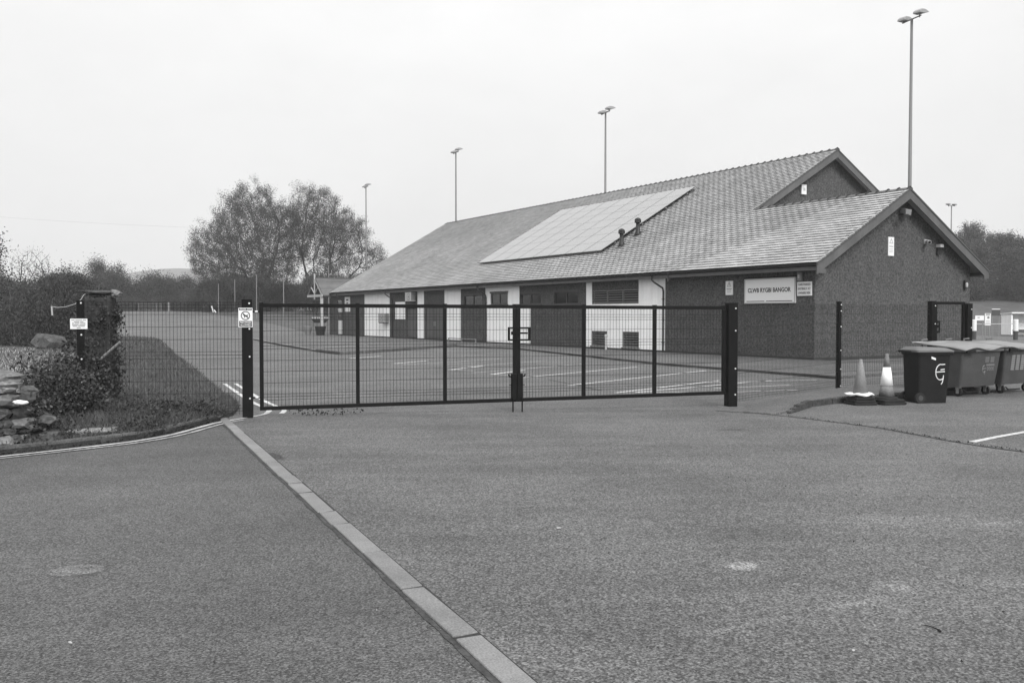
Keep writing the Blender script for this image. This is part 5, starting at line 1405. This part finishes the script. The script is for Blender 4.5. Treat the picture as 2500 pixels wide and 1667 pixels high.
rp = MB().tube([Vector(p) for p in ((-7.57,16.2,2.08),(-7.60,16.2,2.06),(-7.64,16.18,1.98),(-7.74,16.16,1.90),(-7.90,16.15,1.85),(-8.05,16.15,1.84),(-8.15,16.15,1.86))], 0.006, 6).build('rope', M['rope'])
tag(rp, 'pale rope hanging from the ivy pillar', 'rope')
rp2 = MB().tube([(-8.14,16.14,1.86),(-8.13,16.14,1.70)], 0.014, 6).build('rope_end', M['rope'], rp)
# bramble shrubs by the fence
shrub('bramble', 'leafy bramble bush between stone wall and fence post', (-6.95, 13.45, 0.06), [(0,0,0.45,0.50,0.5,0.5),(0.0,0.3,0.66,0.40,0.45,0.30),(0.40,0.5,0.40,0.38,0.4,0.40)], 71, 5600, 0.055, 150, 'bramble', 'shrub', 'brambles by the fence', 14, 0.32)
shrub('bramble', 'bramble growing up behind the notice post', (-7.55, 15.5, 0.06), [(0,0,0.45,0.5,0.4,0.5),(0.15,0.1,0.8,0.35,0.3,0.4)], 72, 4200, 0.06, 150, 'bramble', 'shrub', 'brambles by the fence', 12, 0.15)
if False: shrub('bramble', 'bramble spilling over the left side of the wall', (-8.3, 13.6, 0.06), [(0,0,0.4,0.9,0.7,0.45),(0.2,0.5,0.6,0.8,0.6,0.4)], 73, 5000, 0.06, 130, 'bramble', 'shrub', 'brambles by the fence', 12, 0.15)
shrub('weed_clump', 'dark weed clump along the foot of the fence', (-5.75, 14.35, 0.06), [(0,0,0.05,1.1,0.28,0.16),(0.55,0.0,0.08,0.4,0.25,0.18)], 74, 5200, 0.05, 130, 'weed', 'weeds', 'weeds along the verge', 6, 0.2)
shrub('weed_clump', 'dark weed clump beside the gate post', (-4.98, 14.75, 0.05), [(0,0,0.05,0.26,0.35,0.16)], 75, 1800, 0.05, 50, 'weed', 'weeds', 'weeds along the verge', 4, 0.25)
shrub('weed_clump', 'dark weeds spilling over the kerb', (-5.15, 13.2, 0.05), [(0,0,0.02,0.22,0.75,0.12),(-0.25,-0.5,0.03,0.25,0.4,0.10)], 76, 3000, 0.045, 90, 'weed', 'weeds', 'weeds along the verge', 4, 0.25)
shrub('weed_clump', 'weeds at the foot of the broken wall', (-6.2, 12.1, 0.05), [(0,0,0.04,0.7,0.25,0.13)], 77, 2600, 0.045, 80, 'weed', 'weeds', 'weeds along the verge', 4, 0.25)
shrub('weed_clump', 'tall dark weeds in the middle of the fence foot', (-5.45, 13.75, 0.05), [(0,0,0.06,0.5,0.22,0.17),(-0.5,0.1,0.05,0.3,0.2,0.14)], 78, 3600, 0.05, 90, 'weed', 'weeds', 'weeds along the verge', 4, 0.25)
shrub('weed_clump', 'dark weeds at the foot of the notice post', (-6.75, 14.15, 0.05), [(0,0,0.10,0.4,0.3,0.22)], 79, 2600, 0.05, 70, 'weed', 'weeds', 'weeds along the verge', 4, 0.25)
# grass blades over the grass corner
rngg = np.random.default_rng(12)
poly = np.array(grass_poly)
def inside(P, poly):
    x, y = P[:,0], P[:,1]; c = np.zeros(len(P), bool); j = len(poly)-1
    for i in range(len(poly)):
        xi, yi = poly[i]; xj, yj = poly[j]
        c ^= ((yi > y) != (yj > y)) & (x < (xj-xi)*(y-yi)/(yj-yi+1e-12)+xi); j = i
    return c
def blades(n, x0, x1, y0, y1, hmin, hmax, w, hole=None):
    P = np.column_stack([rngg.uniform(x0,x1,n), rngg.uniform(y0,y1,n)])
    P = P[inside(P, poly)]
    n = len(P); h = rngg.uniform(hmin, hmax, n); a = rngg.uniform(0, 2*np.pi, n)
    d = np.column_stack([np.cos(a), np.sin(a)])*w; lean = rngg.normal(size=(n,2))*0.4*h[:,None]
    V = np.empty((n,3,3)); V[:,0,:2] = P-d; V[:,1,:2] = P+d; V[:,2,:2] = P+lean; V[:,:2,2] = 0.06; V[:,2,2] = 0.07+h
    return V.reshape(-1,3)
VS = [blades(26000, -9.5, -4.6, 10.5, 18, 0.04, 0.13, 0.006), blades(26000, -13, -4.8, 16, 26, 0.05, 0.12, 0.009), blades(30000, -22, -7, 24, 45, 0.05, 0.13, 0.018), blades(14000, -30, -14, 40, 70, 0.06, 0.14, 0.03), blades(9000, -7.2, -4.7, 13.2, 15.3, 0.08, 0.26, 0.006)]
V = np.vstack(VS); 
go = fast_quads('grass_blades', V, np.arange(len(V)).reshape(-1,3), M['blade']); stuff(go); go['label'] = 'short rough grass on the corner behind the fence'
# moss and leaf litter crumbs: along the kerb, along the joint
def crumbs(name, label, pts, n, spread, size, m):
    rng = np.random.default_rng(len(label)); P = np.array(pts, float); k = rng.integers(0, len(P)-1, n); f = rng.uniform(size=(n,1))
    Q = P[k]*(1-f) + P[k+1]*f; Q = Q + rng.normal(size=(n,2))*spread
    C = np.column_stack([Q, rng.uniform(0.012, 0.03, n)])
    V, F = leaf_quads(C, size, rng); V[:,2] = np.clip(V[:,2], 0.010, 0.05)
    o = stuff(fast_quads(name, V, F, m)); o['label'] = label
    return o
crumbs('leaf_litter', 'dark leaf litter along the kerb gutter', [(p[0]+0.02, p[1]-0.015) for p in kerb_path], 900, 0.03, 0.04, M['tar'])
crumbs('moss_crumbs', 'dark moss crumbs along the tarmac joint', [(4.5,15.6),(5.5,13.75),(5.93,12.2),(6.4,11.2)], 220, 0.02, 0.03, M['seam'])
crumbs('grit', 'pale grit scattered on the tarmac', [(-2,5),(2.4,5.5),(3,9),(0,12)], 260, 0.8, 0.016, M['stainpale'])
crumbs('dark_grit', 'dark grit scattered on the tarmac', [(-2,5),(2.4,5.5),(3,9),(0,12)], 260, 0.8, 0.018, M['tar'])
lw = np.random.default_rng(8)
lp_ = np.column_stack([lw.uniform(0.35, 1.6, 120), lw.normal(size=120)*0.015, lw.uniform(0.02, 0.13, 120)])
V, F = leaf_quads(lp_, 0.045, lw); V = np.array([[PL.x + gdir.x*(x+0.3) + gnrm.x*y, PL.y + gdir.y*(x+0.3) + gnrm.y*y, z] for x, y, z in V])
o = stuff(fast_quads('caught_leaves', V, F, M['tar'])); o['label'] = 'dead leaves caught under the left gate leaf'
# twig and scraps on the tarmac
tw = MB().tube([(2.235,4.935,0.014),(2.265,4.91,0.016),(2.285,4.87,0.016),(2.29,4.83,0.014)], [0.002,0.0025,0.003,0.007], 6).build('fallen_twig', M['twig']); tag(tw, 'short dark curved twig on the tarmac at the lower right', 'twig')
for (x, y, s_, lab) in ((0.37, 7.2, 0.018, 'tiny white scrap of paper in the middle of the tarmac'), (-2.28, 4.66, 0.010, 'tiny pale scrap near the lower left of the road'), (1.72, 4.55, 0.009, 'tiny white scrap below the pale stain')):
    o = obj('paper_scrap', rock(rs, s_, s_*0.5, 0.006, 1), M['pale']); o.location = (x, y, 0.016); tag(o, lab, 'litter')

# ================================================================== FAR SMALL THINGS
fg = thing('field_gate', 'pale metal five-bar field gate across the far end of the road', 'gate', (-54.8, 134.0, zg(-55,134)), 0)
for z_ in (0.25, 0.5, 0.78, 1.08): MB().tube([(0,0,z_),(3.3,0,z_)], 0.03, 6).build('bar', M['column'], fg)
for x in (0, 2.6, 3.3): MB().tube([(x,0,0),(x,0,1.2)], 0.05, 6).build('upright', M['column'], fg)
gp = MB().box(-0.12,0.12,-0.12,0.12,-0.3,1.35).box(-0.13,0.13,-0.13,0.13,1.351,1.40).build('timber_post', M['mid']); gp.location = (-50.2, 133.6, zg(-50,133.6)); tag(gp, 'pale timber post right of the field gate', 'post')
mk = thing('marker_post', 'small leaning white marker post at the far road edge', 'post', (-42.2, 129.0, zg(-42,129)), 0)
MB().tube([(0,0,0),(-0.25,0,0.9)], 0.09, 6).build('shaft', M['sign'], mk); MB().tube([(0.35,0,0),(0.1,0,0.35)], 0.09, 6).build('prop', M['sign'], mk)
PG = 'slim poles in front of the trees'
for (px_, y_, top, r_, lab, m_) in ((693, 104, 660, 0.05, 'pale slim pole in front of the gap between the big trees', 'mid'), (627, 112, 672, 0.045, 'thin pole below the widest tree', 'mid'), (574, 116, 684, 0.04, 'thin pole at the left foot of the widest tree', 'mid'), (534, 120, 694, 0.04, 'short thin pole left of the big trees', 'mid'), (803, 108, 650, 0.05, 'thin pole just behind the porch roof', 'mid'), (849, 110, 652, 0.045, 'thin pole between porch and roof slope', 'mid')):
    x_ = (px_-1250)/FPX*y_; z0 = zg(x_, y_); zt = EYE + (770-top)/FPX*y_
    o = thing('slim_pole', lab, 'pole', (x_, y_, z0), 0, PG)
    MB().tube([(0,0,-0.2),(0,0,zt-z0)], r_, 8).build('shaft', M[m_], o); MB().lathe([(r_*1.4, zt-z0),(r_*1.4, zt-z0+0.06)], 8).build('cap', M[m_], o)
bt = thing('grass_trough', 'low dark trough with pale slats on the grass bank', 'trough', (-21.9, 104.0, zg(-21.9,104)), R(8))
loft([(rr(1.3,0.5,0.2), 0.0), (rr(2.0,0.8,0.3), 0.45)]).build('hull', M['gutter'], bt)
for k in range(7): MB().box(-0.85+k*0.27, -0.72+k*0.27, -0.35, 0.35, 0.451, 0.62).build('slat', M['pale'], bt)
# overhead wire, pylon far left
wr = thing('overhead_wire', 'faint overhead wire crossing the sky at the left', 'wire', (0,0,0), 0)
MB().tube([(-78 + i*4.4, 131, 16.1 - 0.22*i + 0.014*(i-5)**2 - 0.3) for i in range(11)], 0.007, 4).build('wire', M['column'], wr)

# ================================================================== AIR
hz = bpy.data.materials.new('haze_air'); hz.use_nodes = True
nt = hz.node_tree
for n_ in list(nt.nodes): nt.nodes.remove(n_)
pv = nt.nodes.new('ShaderNodeVolumePrincipled'); pv.inputs['Color'].default_value = (0.93, 0.93, 0.93, 1); pv.inputs['Density'].default_value = 0.0005; pv.inputs['Anisotropy'].default_value = 0.0
ou = nt.nodes.new('ShaderNodeOutputMaterial'); nt.links.new(pv.outputs[0], ou.inputs['Volume'])
hb = MB().box(-1900, 1900, -70, 2000, -1.5, 90).build('haze', hz); hb['kind'] = 'stuff'
